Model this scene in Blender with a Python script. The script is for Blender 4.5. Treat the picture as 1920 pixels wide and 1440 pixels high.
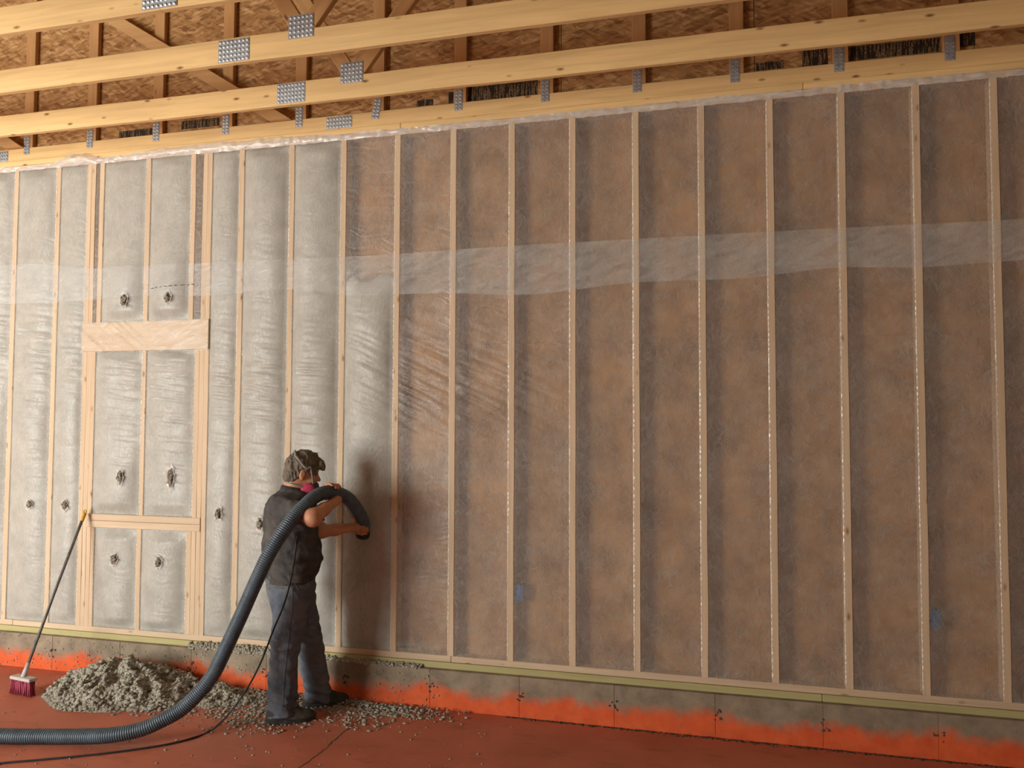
import bpy, math, random
import numpy as np
from mathutils import Matrix, Vector
random.seed(7); rng = np.random.default_rng(7)
scn = bpy.context.scene
for o in list(bpy.data.objects): bpy.data.objects.remove(o, do_unlink=True)
COL = scn.collection

# ------------------------------------------------------------------ camera, light, exposure
Z0 = 0.335                                   # floor is z = 0, the studs stand at z = Z0
CAMP = np.array([2.6222, -5.1388, 1.5360 + Z0]); YAW, PITCH, ROLL, FPX = -0.2656, 0.0460, 0.0033, 1533.03
def cam_axes():
    cy, sy, cp, sp = math.cos(YAW), math.sin(YAW), math.cos(PITCH), math.sin(PITCH)
    f = np.array([sy*cp, cy*cp, sp]); r = np.array([cy, -sy, 0.]); u = np.cross(r, f)
    c, s = math.cos(ROLL), math.sin(ROLL)
    return c*r + s*u, -s*r + c*u, f
CR, CU, CF = cam_axes()
cd = bpy.data.cameras.new('camera'); cam = bpy.data.objects.new('camera', cd); COL.objects.link(cam)
cd.sensor_width = 36; cd.lens = FPX/1920*36; cd.clip_start = 0.05
cam.matrix_world = Matrix(((CR[0], CU[0], -CF[0], CAMP[0]), (CR[1], CU[1], -CF[1], CAMP[1]), (CR[2], CU[2], -CF[2], CAMP[2]), (0, 0, 0, 1)))
scn.camera = cam
world = bpy.data.worlds.new('overcast_sky'); scn.world = world; world.use_nodes = True
wb = world.node_tree.nodes['Background']; wb.inputs[0].default_value = (0.86, 0.93, 1.0, 1); wb.inputs[1].default_value = 1.0
def area(name, loc, rot, sx, sy, power, col):
    l = bpy.data.lights.new(name, 'AREA'); l.shape = 'RECTANGLE'; l.size = sx; l.size_y = sy; l.energy = power; l.color = col
    o = bpy.data.objects.new(name, l); COL.objects.link(o); o.location = loc; o.rotation_euler = rot; return o
# daylight through the big open doorway behind the photographer on the left, and an added warm fill lamp on the right
area('doorway_daylight', (-4.9, -6.55, 1.85), (math.radians(90), 0, 0), 3.4, 3.4, 950, (0.96, 1.0, 0.945))
area('warm_fill_lamp', (4.2, -6.55, 2.1), (math.radians(90), 0, 0), 2.4, 1.6, 34, (1.0, 0.80, 0.56))
vs = scn.view_settings; vs.view_transform = 'Standard'; vs.look = 'None'; vs.gamma = 1; vs.use_curve_mapping = False; vs.exposure = -0.25
cy = scn.cycles; cy.max_bounces = 4; cy.diffuse_bounces = 3; cy.glossy_bounces = 2; cy.transparent_max_bounces = 8; cy.caustics_reflective = False; cy.caustics_refractive = False
cy.use_adaptive_sampling = True; cy.adaptive_threshold = 0.08; cy.adaptive_min_samples = 14; cy.use_denoising = True

def U(px, py, Y):                            # point of the place seen at a pixel of the 1920x1440 photo, at depth plane y = Y
    d = CF + CR*(px-960)/FPX - CU*(py-720)/FPX
    return CAMP + d*(Y-CAMP[1])/d[1]
def UZ(px, py, Z):
    d = CF + CR*(px-960)/FPX - CU*(py-720)/FPX
    return CAMP + d*(Z-CAMP[2])/d[2]

# ------------------------------------------------------------------ numpy value noise
def _h(i, j, k):
    n = (i*374761393 + j*668265263 + k*2147483647 + 1013904223) & 0xffffffff
    n = ((n ^ (n >> 13))*1274126177) & 0xffffffff
    n = ((n ^ (n >> 16))*2246822519) & 0xffffffff
    return ((n ^ (n >> 15)) & 0xffff)/65535.0
def vnoise(x, y, z=0.0):
    x, y, z = np.broadcast_arrays(np.asarray(x, float), np.asarray(y, float), np.asarray(z, float))
    xi, yi, zi = np.floor(x).astype(np.int64), np.floor(y).astype(np.int64), np.floor(z).astype(np.int64)
    fx, fy, fz = x-xi, y-yi, z-zi
    fx, fy, fz = fx*fx*(3-2*fx), fy*fy*(3-2*fy), fz*fz*(3-2*fz)
    r = 0
    for a in (0, 1):
        for b in (0, 1):
            for c in (0, 1):
                r = r + _h(xi+a, yi+b, zi+c)*(fx if a else 1-fx)*(fy if b else 1-fy)*(fz if c else 1-fz)
    return r*2-1

# ------------------------------------------------------------------ materials
class NT:
    def __init__(s, name):
        s.m = bpy.data.materials.new(name); s.m.use_nodes = True; s.t = s.m.node_tree; s.n = s.t.nodes
        s.b = s.n['Principled BSDF']; s.out = s.n['Material Output']
    def node(s, typ, **kw):
        nd = s.n.new(typ)
        for k, v in kw.items():
            if k in nd.inputs: s.set(nd.inputs[k], v)
            else: setattr(nd, k, v)
        return nd
    def set(s, inp, v):
        if isinstance(v, bpy.types.NodeSocket): s.t.links.new(v, inp)
        elif hasattr(inp, 'default_value'):
            if hasattr(inp.default_value, '__len__') and hasattr(v, '__len__') and len(v) == 3 and len(inp.default_value) == 4: v = (*v, 1)
            inp.default_value = v
    def math(s, op, a, b=0.0, clamp=False):
        nd = s.n.new('ShaderNodeMath'); nd.operation = op; nd.use_clamp = clamp; s.set(nd.inputs[0], a); s.set(nd.inputs[1], b); return nd.outputs[0]
    def vec(s, op, a, b=(0, 0, 0)):
        nd = s.n.new('ShaderNodeVectorMath'); nd.operation = op; s.set(nd.inputs[0], a); s.set(nd.inputs[1], b); return nd.outputs[0]
    def coords(s, kind='Object', rand=True):
        if kind == 'World': return s.node('ShaderNodeNewGeometry').outputs['Position']
        v = s.node('ShaderNodeTexCoord').outputs[kind]
        if rand:
            r = s.node('ShaderNodeObjectInfo').outputs['Random']
            v = s.vec('ADD', v, s.vec('MULTIPLY', s.node('ShaderNodeCombineXYZ', X=r, Y=r, Z=r).outputs[0], (37., 53., 71.)))
        return v
    def mapping(s, v, scale=(1, 1, 1), rot=(0, 0, 0)):
        if any(rot): v = s.node('ShaderNodeMapping', Vector=v, Rotation=rot).outputs[0]
        return s.node('ShaderNodeMapping', Vector=v, Scale=scale).outputs[0]
    def noise(s, v, scale, detail=3, rough=0.5, dist=0.0):
        return s.node('ShaderNodeTexNoise', Vector=v, Scale=scale, Detail=detail, Roughness=rough, Distortion=dist).outputs[0]
    def ramp(s, f, stops, interp='LINEAR'):
        nd = s.node('ShaderNodeValToRGB', Fac=f); cr = nd.color_ramp; cr.interpolation = interp
        while len(cr.elements) > 1: cr.elements.remove(cr.elements[-1])
        for i, (p, c) in enumerate(stops):
            if not hasattr(c, '__len__'): c = (c, c, c)
            e = cr.elements[0] if i == 0 else cr.elements.new(p)
            e.position = p; e.color = (*c, 1)
        return nd.outputs[0]
    def mix(s, f, a, b, mode='MIX'):
        nd = s.node('ShaderNodeMix', data_type='RGBA', blend_type=mode)
        s.set(nd.inputs[0], f); s.set(nd.inputs[6], a); s.set(nd.inputs[7], b); return nd.outputs[2]
    def bump(s, h, strength=0.3, dist=0.005):
        return s.node('ShaderNodeBump', Height=h, Strength=strength, Distance=dist).outputs[0]
    def pbr(s, col, rough=0.7, normal=None, metal=0.0, spec=0.3):
        s.set(s.b.inputs['Base Color'], col); s.set(s.b.inputs['Roughness'], rough); s.set(s.b.inputs['Metallic'], metal)
        s.set(s.b.inputs['Specular IOR Level'], spec)
        if normal is not None: s.set(s.b.inputs['Normal'], normal)
        return s.m

def wood(name, base, dark, axis, knots=True, rough=0.65):
    w = NT(name); v = w.coords()
    sc = [30., 30., 30.]; sc[axis] = 1.6
    g = w.noise(w.mapping(v, sc), 1.0, 4, 0.55, 0.6)
    sc2 = [4., 4., 4.]; sc2[axis] = 0.7
    g2 = w.noise(w.mapping(v, sc2), 1.0, 2)
    c = w.mix(w.ramp(g, [(0.35, 0.0), (0.75, 1.0)]), base, tuple(a*0.68 + b*0.32 for a, b in zip(base, dark)))
    c = w.mix(w.ramp(g2, [(0.4, 0.0), (0.7, 0.35)]), c, tuple(a*0.65 + b*0.35 for a, b in zip(base, dark)))
    if knots:
        sk = [14., 14., 14.]; sk[axis] = 5.5
        vo = w.node('ShaderNodeTexVoronoi', Vector=w.mapping(v, sk), Scale=1.0)
        k = w.ramp(vo.outputs['Distance'], [(0.05, 1.0), (0.17, 0.0)])
        pick = w.ramp(vo.outputs['Color'], [(0.36, 0.0), (0.42, 1.0)], 'LINEAR')
        c = w.mix(w.math('MULTIPLY', k, pick), c, dark)
    return w.pbr(c, rough, w.bump(g, 0.15, 0.002), spec=0.25)

WBASE, WDARK = (0.66, 0.43, 0.195), (0.20, 0.085, 0.03)
M = {}
M['stud'] = wood('stud_wood', (0.61, 0.45, 0.30), (0.26, 0.14, 0.075), 2)
M['plate'] = wood('plate_wood', (0.60, 0.45, 0.305), (0.25, 0.14, 0.08), 0)
M['chord'] = wood('chord_wood', (0.80, 0.54, 0.245), WDARK, 0)
M['web'] = wood('web_wood', (0.60, 0.35, 0.15), WDARK, 2)
M['chordweb'] = wood('brace_wood', (0.62, 0.37, 0.16), WDARK, 0)
M['gstud'] = wood('gable_stud_wood', (0.56, 0.31, 0.13), WDARK, 2)
M['treated'] = wood('treated_wood', (0.43, 0.37, 0.17), (0.18, 0.13, 0.05), 0)
def m_osb(name, tint):
    w = NT(name); v = w.coords('World')
    d = w.vec('ADD', v, w.vec('MULTIPLY', w.node('ShaderNodeTexNoise', Vector=v, Scale=9.0, Detail=2).outputs['Color'], (0.05, 0.05, 0.05)))
    a = w.node('ShaderNodeTexVoronoi', Vector=w.mapping(d, (13, 13, 62), (0, 0.22, 0)), Scale=1.0).outputs['Color']
    b = w.node('ShaderNodeTexVoronoi', Vector=w.mapping(d, (15, 15, 54), (0, -0.45, 0)), Scale=1.0).outputs['Color']
    fa = w.node('ShaderNodeSeparateColor', Color=a).outputs[0]; fb = w.node('ShaderNodeSeparateColor', Color=b).outputs[1]
    f = w.math('ADD', w.math('MULTIPLY', fa, 0.55), w.math('MULTIPLY', fb, 0.45))
    T = tint
    c = w.ramp(f, [(0.12, (0.24*T, 0.115*T, 0.042*T)), (0.4, (0.39*T, 0.205*T, 0.080*T)), (0.62, (0.46*T, 0.25*T, 0.10*T)), (0.9, (0.62*T, 0.38*T, 0.18*T))])
    return w.pbr(c, 0.7, w.bump(f, 0.4, 0.004), spec=0.2)
M['osb'] = m_osb('osb_board', 0.95)


def m_net():
    w = NT('netting_film'); v = w.coords('World')
    # fibres: thin wandering strands in two directions, and soft clouds
    dn = w.node('ShaderNodeTexNoise', Vector=v, Scale=7.0, Detail=1)
    dis = w.vec('ADD', v, w.vec('MULTIPLY', w.vec('SUBTRACT', dn.outputs['Color'], (0.5, 0.5, 0.5)), (0.11, 0.11, 0.11)))
    fib = None
    for ang, sc in ((0.80, 1.0), (-1.0, 1.15), (1.62, 0.9)):
        n = w.noise(w.mapping(dis, (15*sc, 15*sc, 200*sc), (0, ang, 0)), 1.0, 1, 0.6)
        r = w.ramp(n, [(0.52, 0.0), (0.70, 1.0)])
        fib = r if fib is None else w.math('MAXIMUM', fib, r)
    cloud = w.noise(v, 3.4, 3, 0.65)
    haze = w.math('ADD', w.math('MULTIPLY', fib, 0.15), w.math('MULTIPLY', w.ramp(cloud, [(0.3, 0.0), (0.72, 1.0)]), 0.12))
    haze = w.math('ADD', haze, 0.17, True)
    wr = w.noise(w.mapping(dis, (2.2, 2.2, 34), (0, -0.14, 0)), 1.0, 1, 0.55)
    nb = w.bump(wr, 0.45, 0.010)
    df = w.node('ShaderNodeBsdfDiffuse', Color=(0.75, 0.705, 0.635), Normal=nb)
    tl = w.node('ShaderNodeBsdfTranslucent', Color=(0.72, 0.66, 0.58), Normal=nb)
    s1 = w.node('ShaderNodeMixShader', Fac=0.30); w.set(s1.inputs[1], df.outputs[0]); w.set(s1.inputs[2], tl.outputs[0])
    gl = w.node('ShaderNodeBsdfGlossy', Color=(0.9, 0.9, 0.9), Roughness=0.4, Normal=nb)
    tr = w.node('ShaderNodeBsdfTransparent', Color=(0.92, 0.88, 0.84))
    s2 = w.node('ShaderNodeMixShader', Fac=0.08); w.set(s2.inputs[1], s1.outputs[0]); w.set(s2.inputs[2], gl.outputs[0])
    s3 = w.node('ShaderNodeMixShader', Fac=haze); w.set(s3.inputs[1], tr.outputs[0]); w.set(s3.inputs[2], s2.outputs[0])
    w.set(w.out.inputs['Surface'], s3.outputs[0]); return w.m
M['net'] = m_net()
def m_film(name, haze, col=(0.86, 0.84, 0.81), gloss=0.25):
    w = NT(name); v = w.coords('World')
    n = w.noise(w.mapping(v, (6, 6, 24), (0, 0.3, 0)), 1.0, 4, 0.6, 0.8)
    nb = w.bump(n, 0.6, 0.012)
    df = w.node('ShaderNodeBsdfDiffuse', Color=col, Normal=nb); gl = w.node('ShaderNodeBsdfGlossy', Color=(1, 1, 1), Roughness=0.3, Normal=nb)
    tr = w.node('ShaderNodeBsdfTransparent')
    s2 = w.node('ShaderNodeMixShader', Fac=gloss); w.set(s2.inputs[1], df.outputs[0]); w.set(s2.inputs[2], gl.outputs[0])
    hz = w.math('ADD', haze-0.12, w.math('MULTIPLY', w.ramp(n, [(0.3, 0.0), (0.7, 1.0)]), 0.24), True)
    s3 = w.node('ShaderNodeMixShader', Fac=hz); w.set(s3.inputs[1], tr.outputs[0]); w.set(s3.inputs[2], s2.outputs[0])
    w.set(w.out.inputs['Surface'], s3.outputs[0]); return w.m
M['film'] = m_film('overlap_film', 0.24, (0.74, 0.72, 0.68), 0.04)
M['topfilm'] = m_film('crinkled_film', 0.48, (0.80, 0.74, 0.69), 0.08)
M['edge'] = m_film('stapled_edge_film', 0.62, (0.84, 0.79, 0.72), 0.10)
M['hfilm'] = m_film('header_film', 0.14, (0.82, 0.76, 0.70), 0.10)
def m_simple(name, c1, c2, scale, rough=0.85, bs=0.3, bd=0.004, kind='Object', metal=0.0, spec=0.3, detail=4):
    w = NT(name); v = w.coords(kind, kind == 'Object'); n = w.noise(v, scale, detail, 0.6)
    return w.pbr(w.ramp(n, [(0.3, c1), (0.7, c2)]), rough, w.bump(n, bs, bd), metal, spec)
M['osb_wall'] = m_simple('wall_sheathing', (0.22, 0.108, 0.038), (0.46, 0.248, 0.094), 5, 0.8, 0.2, 0.004, 'World', detail=3)
M['fill'] = m_simple('cellulose_fill', (0.35, 0.355, 0.34), (0.50, 0.505, 0.485), 9, 0.95, 0.3, 0.004, 'World')
M['clump'] = m_simple('cellulose_clump', (0.19, 0.165, 0.125), (0.47, 0.425, 0.345), 60, 0.95, 0.9, 0.008, 'World')
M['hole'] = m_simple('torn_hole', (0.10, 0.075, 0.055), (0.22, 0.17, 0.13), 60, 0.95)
M['metal'] = m_simple('galvanised_steel', (0.30, 0.32, 0.34), (0.46, 0.48, 0.50), 30, 0.5, 0.1, 0.001, metal=0.45, spec=0.5)
M['blue'] = m_simple('blue_plastic', (0.02, 0.075, 0.23), (0.03, 0.10, 0.28), 8, 0.5)
M['grout'] = m_simple('dark_dirt', (0.05, 0.035, 0.025), (0.12, 0.09, 0.06), 60, 0.95)
def m_stamp():
    w = NT('printed_stamp'); v = w.coords('World')
    a = w.noise(w.mapping(v, (95, 1, 8)), 1.0, 1); b = w.noise(w.mapping(v, (140, 1, 110)), 1.0, 1)
    f = w.math('MULTIPLY', w.ramp(a, [(0.50, 0.0), (0.54, 1.0)]), w.ramp(b, [(0.42, 0.0), (0.5, 1.0)]))
    return w.pbr(w.mix(f, (0.028, 0.02, 0.013), (0.24, 0.15, 0.07)), 0.7, spec=0.2)
M['stamp'] = m_stamp()
def m_curb():
    w = NT('sprayed_concrete_curb'); v = w.coords('World'); sp = w.node('ShaderNodeSeparateXYZ', Vector=v)
    n1 = w.noise(w.node('ShaderNodeCombineXYZ', X=sp.outputs[0]).outputs[0], 2.3, 2, 0.5)
    n2 = w.noise(v, 13, 3, 0.6)
    edge = w.math('ADD', w.math('MULTIPLY', w.math('SUBTRACT', n1, 0.5), 0.22), w.math('MULTIPLY', w.math('SUBTRACT', n2, 0.5), 0.11))
    hh = w.math('SUBTRACT', w.math('SUBTRACT', sp.outputs[2], 0.125), edge)
    f = w.ramp(w.math('ADD', w.math('MULTIPLY', hh, 10), 0.5), [(0.15, 0.0), (0.85, 1.0)])
    cn = w.noise(v, 7, 5, 0.65)
    conc = w.ramp(cn, [(0.3, (0.165, 0.125, 0.086)), (0.7, (0.32, 0.245, 0.172))])
    orange = w.ramp(w.noise(v, 11, 4, 0.6), [(0.3, (0.54, 0.080, 0.022)), (0.7, (0.68, 0.120, 0.036))])
    sx = w.ramp(w.noise(v, 48, 2, 0.5), [(0.64, 0.0), (0.70, 1.0)])
    c = w.mix(f, orange, conc); c = w.mix(w.math('MULTIPLY', sx, 0.5), c, (0.20, 0.15, 0.10))
    return w.pbr(c, 0.8, w.bump(w.noise(v, 35, 5, 0.65), 0.45, 0.006), spec=0.25)
M['curb'] = m_curb()
def m_floor():
    w = NT('red_sealed_concrete'); v = w.coords('World')
    n = w.noise(v, 2.2, 6, 0.62); n2 = w.noise(w.mapping(v, (3, 9, 1)), 1.3, 5, 0.65); n3 = w.noise(v, 40, 3, 0.6)
    c = w.ramp(n, [(0.28, (0.36, 0.098, 0.052)), (0.72, (0.52, 0.155, 0.088))])
    c = w.mix(w.ramp(n2, [(0.55, 0.0), (0.75, 0.5)]), c, (0.16, 0.05, 0.03))
    c = w.mix(w.ramp(n3, [(0.62, 0.0), (0.72, 0.35)]), c, (0.36, 0.16, 0.10))
    return w.pbr(c, w.ramp(n, [(0.3, 0.5), (0.7, 0.72)]), w.bump(n3, 0.15, 0.003), spec=0.35)
M['floor'] = m_floor()
def m_hose():
    w = NT('corrugated_hose_plastic'); v = w.coords(rand=False); n = w.noise(v, 14, 4)
    return w.pbr(w.ramp(n, [(0.3, (0.045, 0.063, 0.082)), (0.7, (0.078, 0.104, 0.130))]), 0.42, w.bump(n, 0.05, 0.002), spec=0.45)
M['hose'] = m_hose()
M['rubber'] = m_simple('black_rubber', (0.018, 0.017, 0.016), (0.035, 0.032, 0.03), 20, 0.6)
M['handle'] = m_simple('grey_metal_pole', (0.08, 0.075, 0.07), (0.17, 0.16, 0.15), 25, 0.45, spec=0.5)
M['yellow'] = m_simple('yellow_plastic', (0.55, 0.30, 0.03), (0.65, 0.38, 0.05), 12, 0.5)
M['bristle'] = m_simple('magenta_bristles', (0.25, 0.03, 0.06), (0.42, 0.07, 0.12), 70, 0.8)
M['bblock'] = m_simple('dusty_brush_block', (0.40, 0.34, 0.31), (0.55, 0.48, 0.44), 30, 0.8)
M['skin'] = m_simple('skin', (0.46, 0.205, 0.115), (0.56, 0.270, 0.160), 22, 0.55, 0.1, 0.002)
M['hair'] = m_simple('brown_grey_hair', (0.085, 0.065, 0.047), (0.20, 0.16, 0.12), 60, 0.8, 0.8, 0.008)
def m_cloth(name, c1, c2, sc, weave, dust):
    w = NT(name); v = w.coords(rand=False); n = w.noise(v, sc, 4, 0.6); d = w.noise(v, sc*0.45, 3, 0.55)
    c = w.ramp(n, [(0.3, c1), (0.7, c2)]); c = w.mix(w.ramp(d, [(0.5, 0.0), (0.72, 0.55)]), c, dust)
    f = w.noise(v, weave, 2); fold = w.noise(w.mapping(v, (9, 9, 15), (0.5, 0.4, 0)), 1.0, 2, 0.4, 0.8)
    return w.pbr(c, 0.92, w.bump(w.math('ADD', w.math('MULTIPLY', f, 0.12), fold), 0.6, 0.018), spec=0.12)
M['shirt'] = m_cloth('charcoal_shirt', (0.050, 0.046, 0.047), (0.090, 0.082, 0.079), 12, 300, (0.17, 0.14, 0.115))
M['jeans'] = m_cloth('dusty_denim', (0.075, 0.087, 0.112), (0.155, 0.170, 0.200), 10, 260, (0.155, 0.135, 0.115))
M['shoe'] = m_simple('dark_leather', (0.030, 0.025, 0.020), (0.07, 0.058, 0.045), 25, 0.7)
M['pink'] = m_simple('magenta_filter', (0.42, 0.03, 0.075), (0.54, 0.05, 0.11), 30, 0.6)
M['strap'] = m_simple('grey_strap', (0.20, 0.19, 0.17), (0.30, 0.28, 0.26), 30, 0.7)
M['maskgrey'] = m_simple('dark_mask_rubber', (0.06, 0.05, 0.05), (0.10, 0.09, 0.09), 30, 0.6)
M['eye'] = m_simple('eye', (0.22, 0.18, 0.16), (0.3, 0.26, 0.23), 10, 0.3)
M['siding'] = m_simple('plywood_wall', (0.40, 0.35, 0.29), (0.50, 0.44, 0.37), 3, 0.8, kind='World')

# ------------------------------------------------------------------ object helpers
def tag(o, label=None, cat=None, group=None, kind=None):
    for k, v in (('label', label), ('category', cat), ('group', group), ('kind', kind)):
        if v: o[k] = v
    return o
def empty(name, loc=(0, 0, 0), **kw):
    o = bpy.data.objects.new(name, None); COL.objects.link(o); o.location = loc; o.empty_display_size = 0.1
    return tag(o, **kw)
def wloc(o):
    p = Vector(o.location)
    while o.parent: o = o.parent; p += Vector(o.location)
    return p
def link(name, me, mat, parent=None, loc=(0, 0, 0)):
    o = bpy.data.objects.new(name, me); COL.objects.link(o)
    if mat is not None and len(me.materials) == 0: me.materials.append(mat)
    L = Vector(loc)
    if parent is not None: o.parent = parent; L = L - wloc(parent)
    o.location = L; return o
def mesh(name, V, F, mat, parent=None, smooth=False, origin=None):
    V = np.asarray(V, float)
    org = np.zeros(3) if origin is None else np.asarray(origin, float)
    me = bpy.data.meshes.new(name); me.from_pydata((V-org).tolist(), [], F if isinstance(F, list) else F.tolist()); me.update()
    if smooth: me.polygons.foreach_set('use_smooth', [True]*len(me.polygons))
    return link(name, me, mat, parent, org)
BF = [(0, 3, 2, 1), (4, 5, 6, 7), (0, 1, 5, 4), (1, 2, 6, 5), (2, 3, 7, 6), (3, 0, 4, 7)]
def bevel_box_data(sx, sy, sz, b):
    # box with chamfered edges: 24 vertices
    hx, hy, hz = sx/2, sy/2, sz/2; b = min(b, hx*0.4, hy*0.4, hz*0.4)
    V = []; idx = {}
    for s in [(i, j, k) for i in (-1, 1) for j in (-1, 1) for k in (-1, 1)]:
        for ax in range(3):
            p = [s[0]*(hx-b), s[1]*(hy-b), s[2]*(hz-b)]; p[ax] = s[ax]*(hx, hy, hz)[ax]
            idx[(s, ax)] = len(V); V.append(p)
    F = []
    for ax in range(3):
        o = [a for a in range(3) if a != ax]
        for sg in (-1, 1):
            q = []
            for u, v in ((-1, -1), (1, -1), (1, 1), (-1, 1)):
                s = [0, 0, 0]; s[ax] = sg; s[o[0]] = u; s[o[1]] = v; q.append(idx[(tuple(s), ax)])
            if (sg > 0) == (ax == 1): q.reverse()
            F.append(tuple(q))
    for ax in range(3):
        o = [a for a in range(3) if a != ax]
        for u in (-1, 1):
            for v in (-1, 1):
                s1 = [0, 0, 0]; s1[ax] = -1; s1[o[0]] = u; s1[o[1]] = v; s2 = list(s1); s2[ax] = 1
                s1, s2 = tuple(s1), tuple(s2)
                F.append((idx[(s1, o[0])], idx[(s2, o[0])], idx[(s2, o[1])], idx[(s1, o[1])]))
    for s in [(i, j, k) for i in (-1, 1) for j in (-1, 1) for k in (-1, 1)]:
        F.append((idx[(s, 0)], idx[(s, 1)], idx[(s, 2)]))
    V = np.array(V); FF = []
    for f in F:
        c = V[list(f)].mean(0); n = np.cross(V[f[1]]-V[f[0]], V[f[2]]-V[f[0]])
        FF.append(f if np.dot(n, c) > 0 else tuple(reversed(f)))
    return V, FF
def box(name, x0, x1, y0, y1, z0, z1, mat, parent=None, b=0.003, roty=0.0):
    V, F = bevel_box_data(x1-x0, y1-y0, z1-z0, b)
    c = np.array([(x0+x1)/2, (y0+y1)/2, (z0+z1)/2])
    o = mesh(name, V+c, F, mat, parent, origin=c)
    if roty: o.rotation_euler[1] = roty
    return o
def grid_mesh(name, P, mat, parent=None, smooth=True, flip=False, extra=None):
    n, m = P.shape[:2]; idx = np.arange(n*m).reshape(n, m)
    F = np.stack([idx[:-1, :-1], idx[1:, :-1], idx[1:, 1:], idx[:-1, 1:]], -1).reshape(-1, 4)
    if flip: F = F[:, ::-1]
    V = P.reshape(-1, 3); F = F.tolist()
    if extra is not None:
        EV, EF = extra; F += [tuple(i+len(V) for i in f) for f in EF]; V = np.concatenate([V, EV])
    return mesh(name, V, F, mat, parent, smooth)
def spline(pts, n):                           # Catmull-Rom through points
    P = np.array(pts, float); P = np.vstack([2*P[0]-P[1], P, 2*P[-1]-P[-2]]); out = []
    seg = len(P)-3
    for t in np.linspace(0, seg-1e-9, n):
        i = int(t); f = t-i; a, b, c, d = P[i:i+4]
        out.append(0.5*((2*b)+(-a+c)*f+(2*a-5*b+4*c-d)*f*f+(-a+3*b-3*c+d)*f**3))
    return np.array(out)
def resample(C, step):
    d = np.concatenate([[0], np.cumsum(np.linalg.norm(np.diff(C, axis=0), axis=1))])
    s = np.linspace(0, d[-1], max(4, int(d[-1]/step)))
    return np.stack([np.interp(s, d, C[:, i]) for i in range(3)], 1)
def tube_data(C, rad, k=12, cap=True):
    C = np.asarray(C, float); n = len(C); rad = np.broadcast_to(rad, n)
    T = np.gradient(C, axis=0); T /= np.linalg.norm(T, axis=1)[:, None]+1e-12
    up = np.array([0, 0, 1.]) if abs(T[0][2]) < 0.9 else np.array([1., 0, 0])
    N = np.cross(T[0], up); N /= np.linalg.norm(N); V = []
    for i in range(n):
        N = N-T[i]*np.dot(N, T[i]); N /= np.linalg.norm(N); B = np.cross(T[i], N)
        for j in range(k):
            a = 2*math.pi*j/k; V.append(C[i]+rad[i]*(math.cos(a)*N+math.sin(a)*B))
    F = [(i*k+j, i*k+(j+1) % k, (i+1)*k+(j+1) % k, (i+1)*k+j) for i in range(n-1) for j in range(k)]
    if cap: F += [tuple(range(k-1, -1, -1)), tuple((n-1)*k+j for j in range(k))]
    return np.array(V), F
def tube(name, C, rad, mat, parent=None, k=12):
    V, F = tube_data(C, rad, k); return mesh(name, V, F, mat, parent, True)
def merge(parts):
    VV, FF, o = [], [], 0
    for V, F in parts:
        VV.append(np.asarray(V)); FF += [tuple(i+o for i in f) for f in F]; o += len(V)
    return np.concatenate(VV), FF

# ------------------------------------------------------------------ the room
floor = mesh('floor', [(-7.0, -6.75, 0), (7.2, -6.75, 0), (7.2, 0.16, 0), (-7.0, 0.16, 0)], [(0, 1, 2, 3)], M['floor']); tag(floor, kind='structure')
def cracks(name, pts, w=0.003):
    C = np.array(pts); C = spline(C, 40); C[:, :2] += 0.004*rng.normal(size=(40, 2)); C[:, 2] = 0.0012
    T = np.gradient(C, axis=0); N = np.stack([-T[:, 1], T[:, 0], 0*T[:, 0]], 1); N /= np.linalg.norm(N, axis=1)[:, None]+1e-9
    ww = (w*(0.5+rng.random(40)))[:, None]
    return grid_mesh(name, np.stack([C-N*ww, C+N*ww], 1), M['grout'], floor, False, True)
cracks('control_joint', [UZ(560, 1440, 0), UZ(600, 1413, 0), UZ(640, 1376, 0), UZ(690, 1340, 0)], 0.0035)
tag(box('wall_left', -7.15, -7.0, -6.75, 0.16, 0, 7, M['siding']), kind='structure')
tag(box('wall_right', 7.2, 7.35, -6.75, 0.16, 0, 7, M['siding']), kind='structure')
wf = empty('wall_front', (0, -6.6, 0), kind='structure')
for a_, b_, c_, d_ in ((-7.0, -6.62, 0, 7), (-3.18, 2.98, 0, 7), (5.42, 7.2, 0, 7), (-6.62, -3.18, 3.57, 7), (2.98, 5.42, 0, 1.28), (2.98, 5.42, 2.92, 7)): box('wall_panel', a_, b_, -6.75, -6.6, c_, d_, M['siding'], wf)
tag(box('ceiling', -7.15, 7.35, -6.75, 0.2, 7, 7.06, M['osb']), kind='structure')

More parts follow.
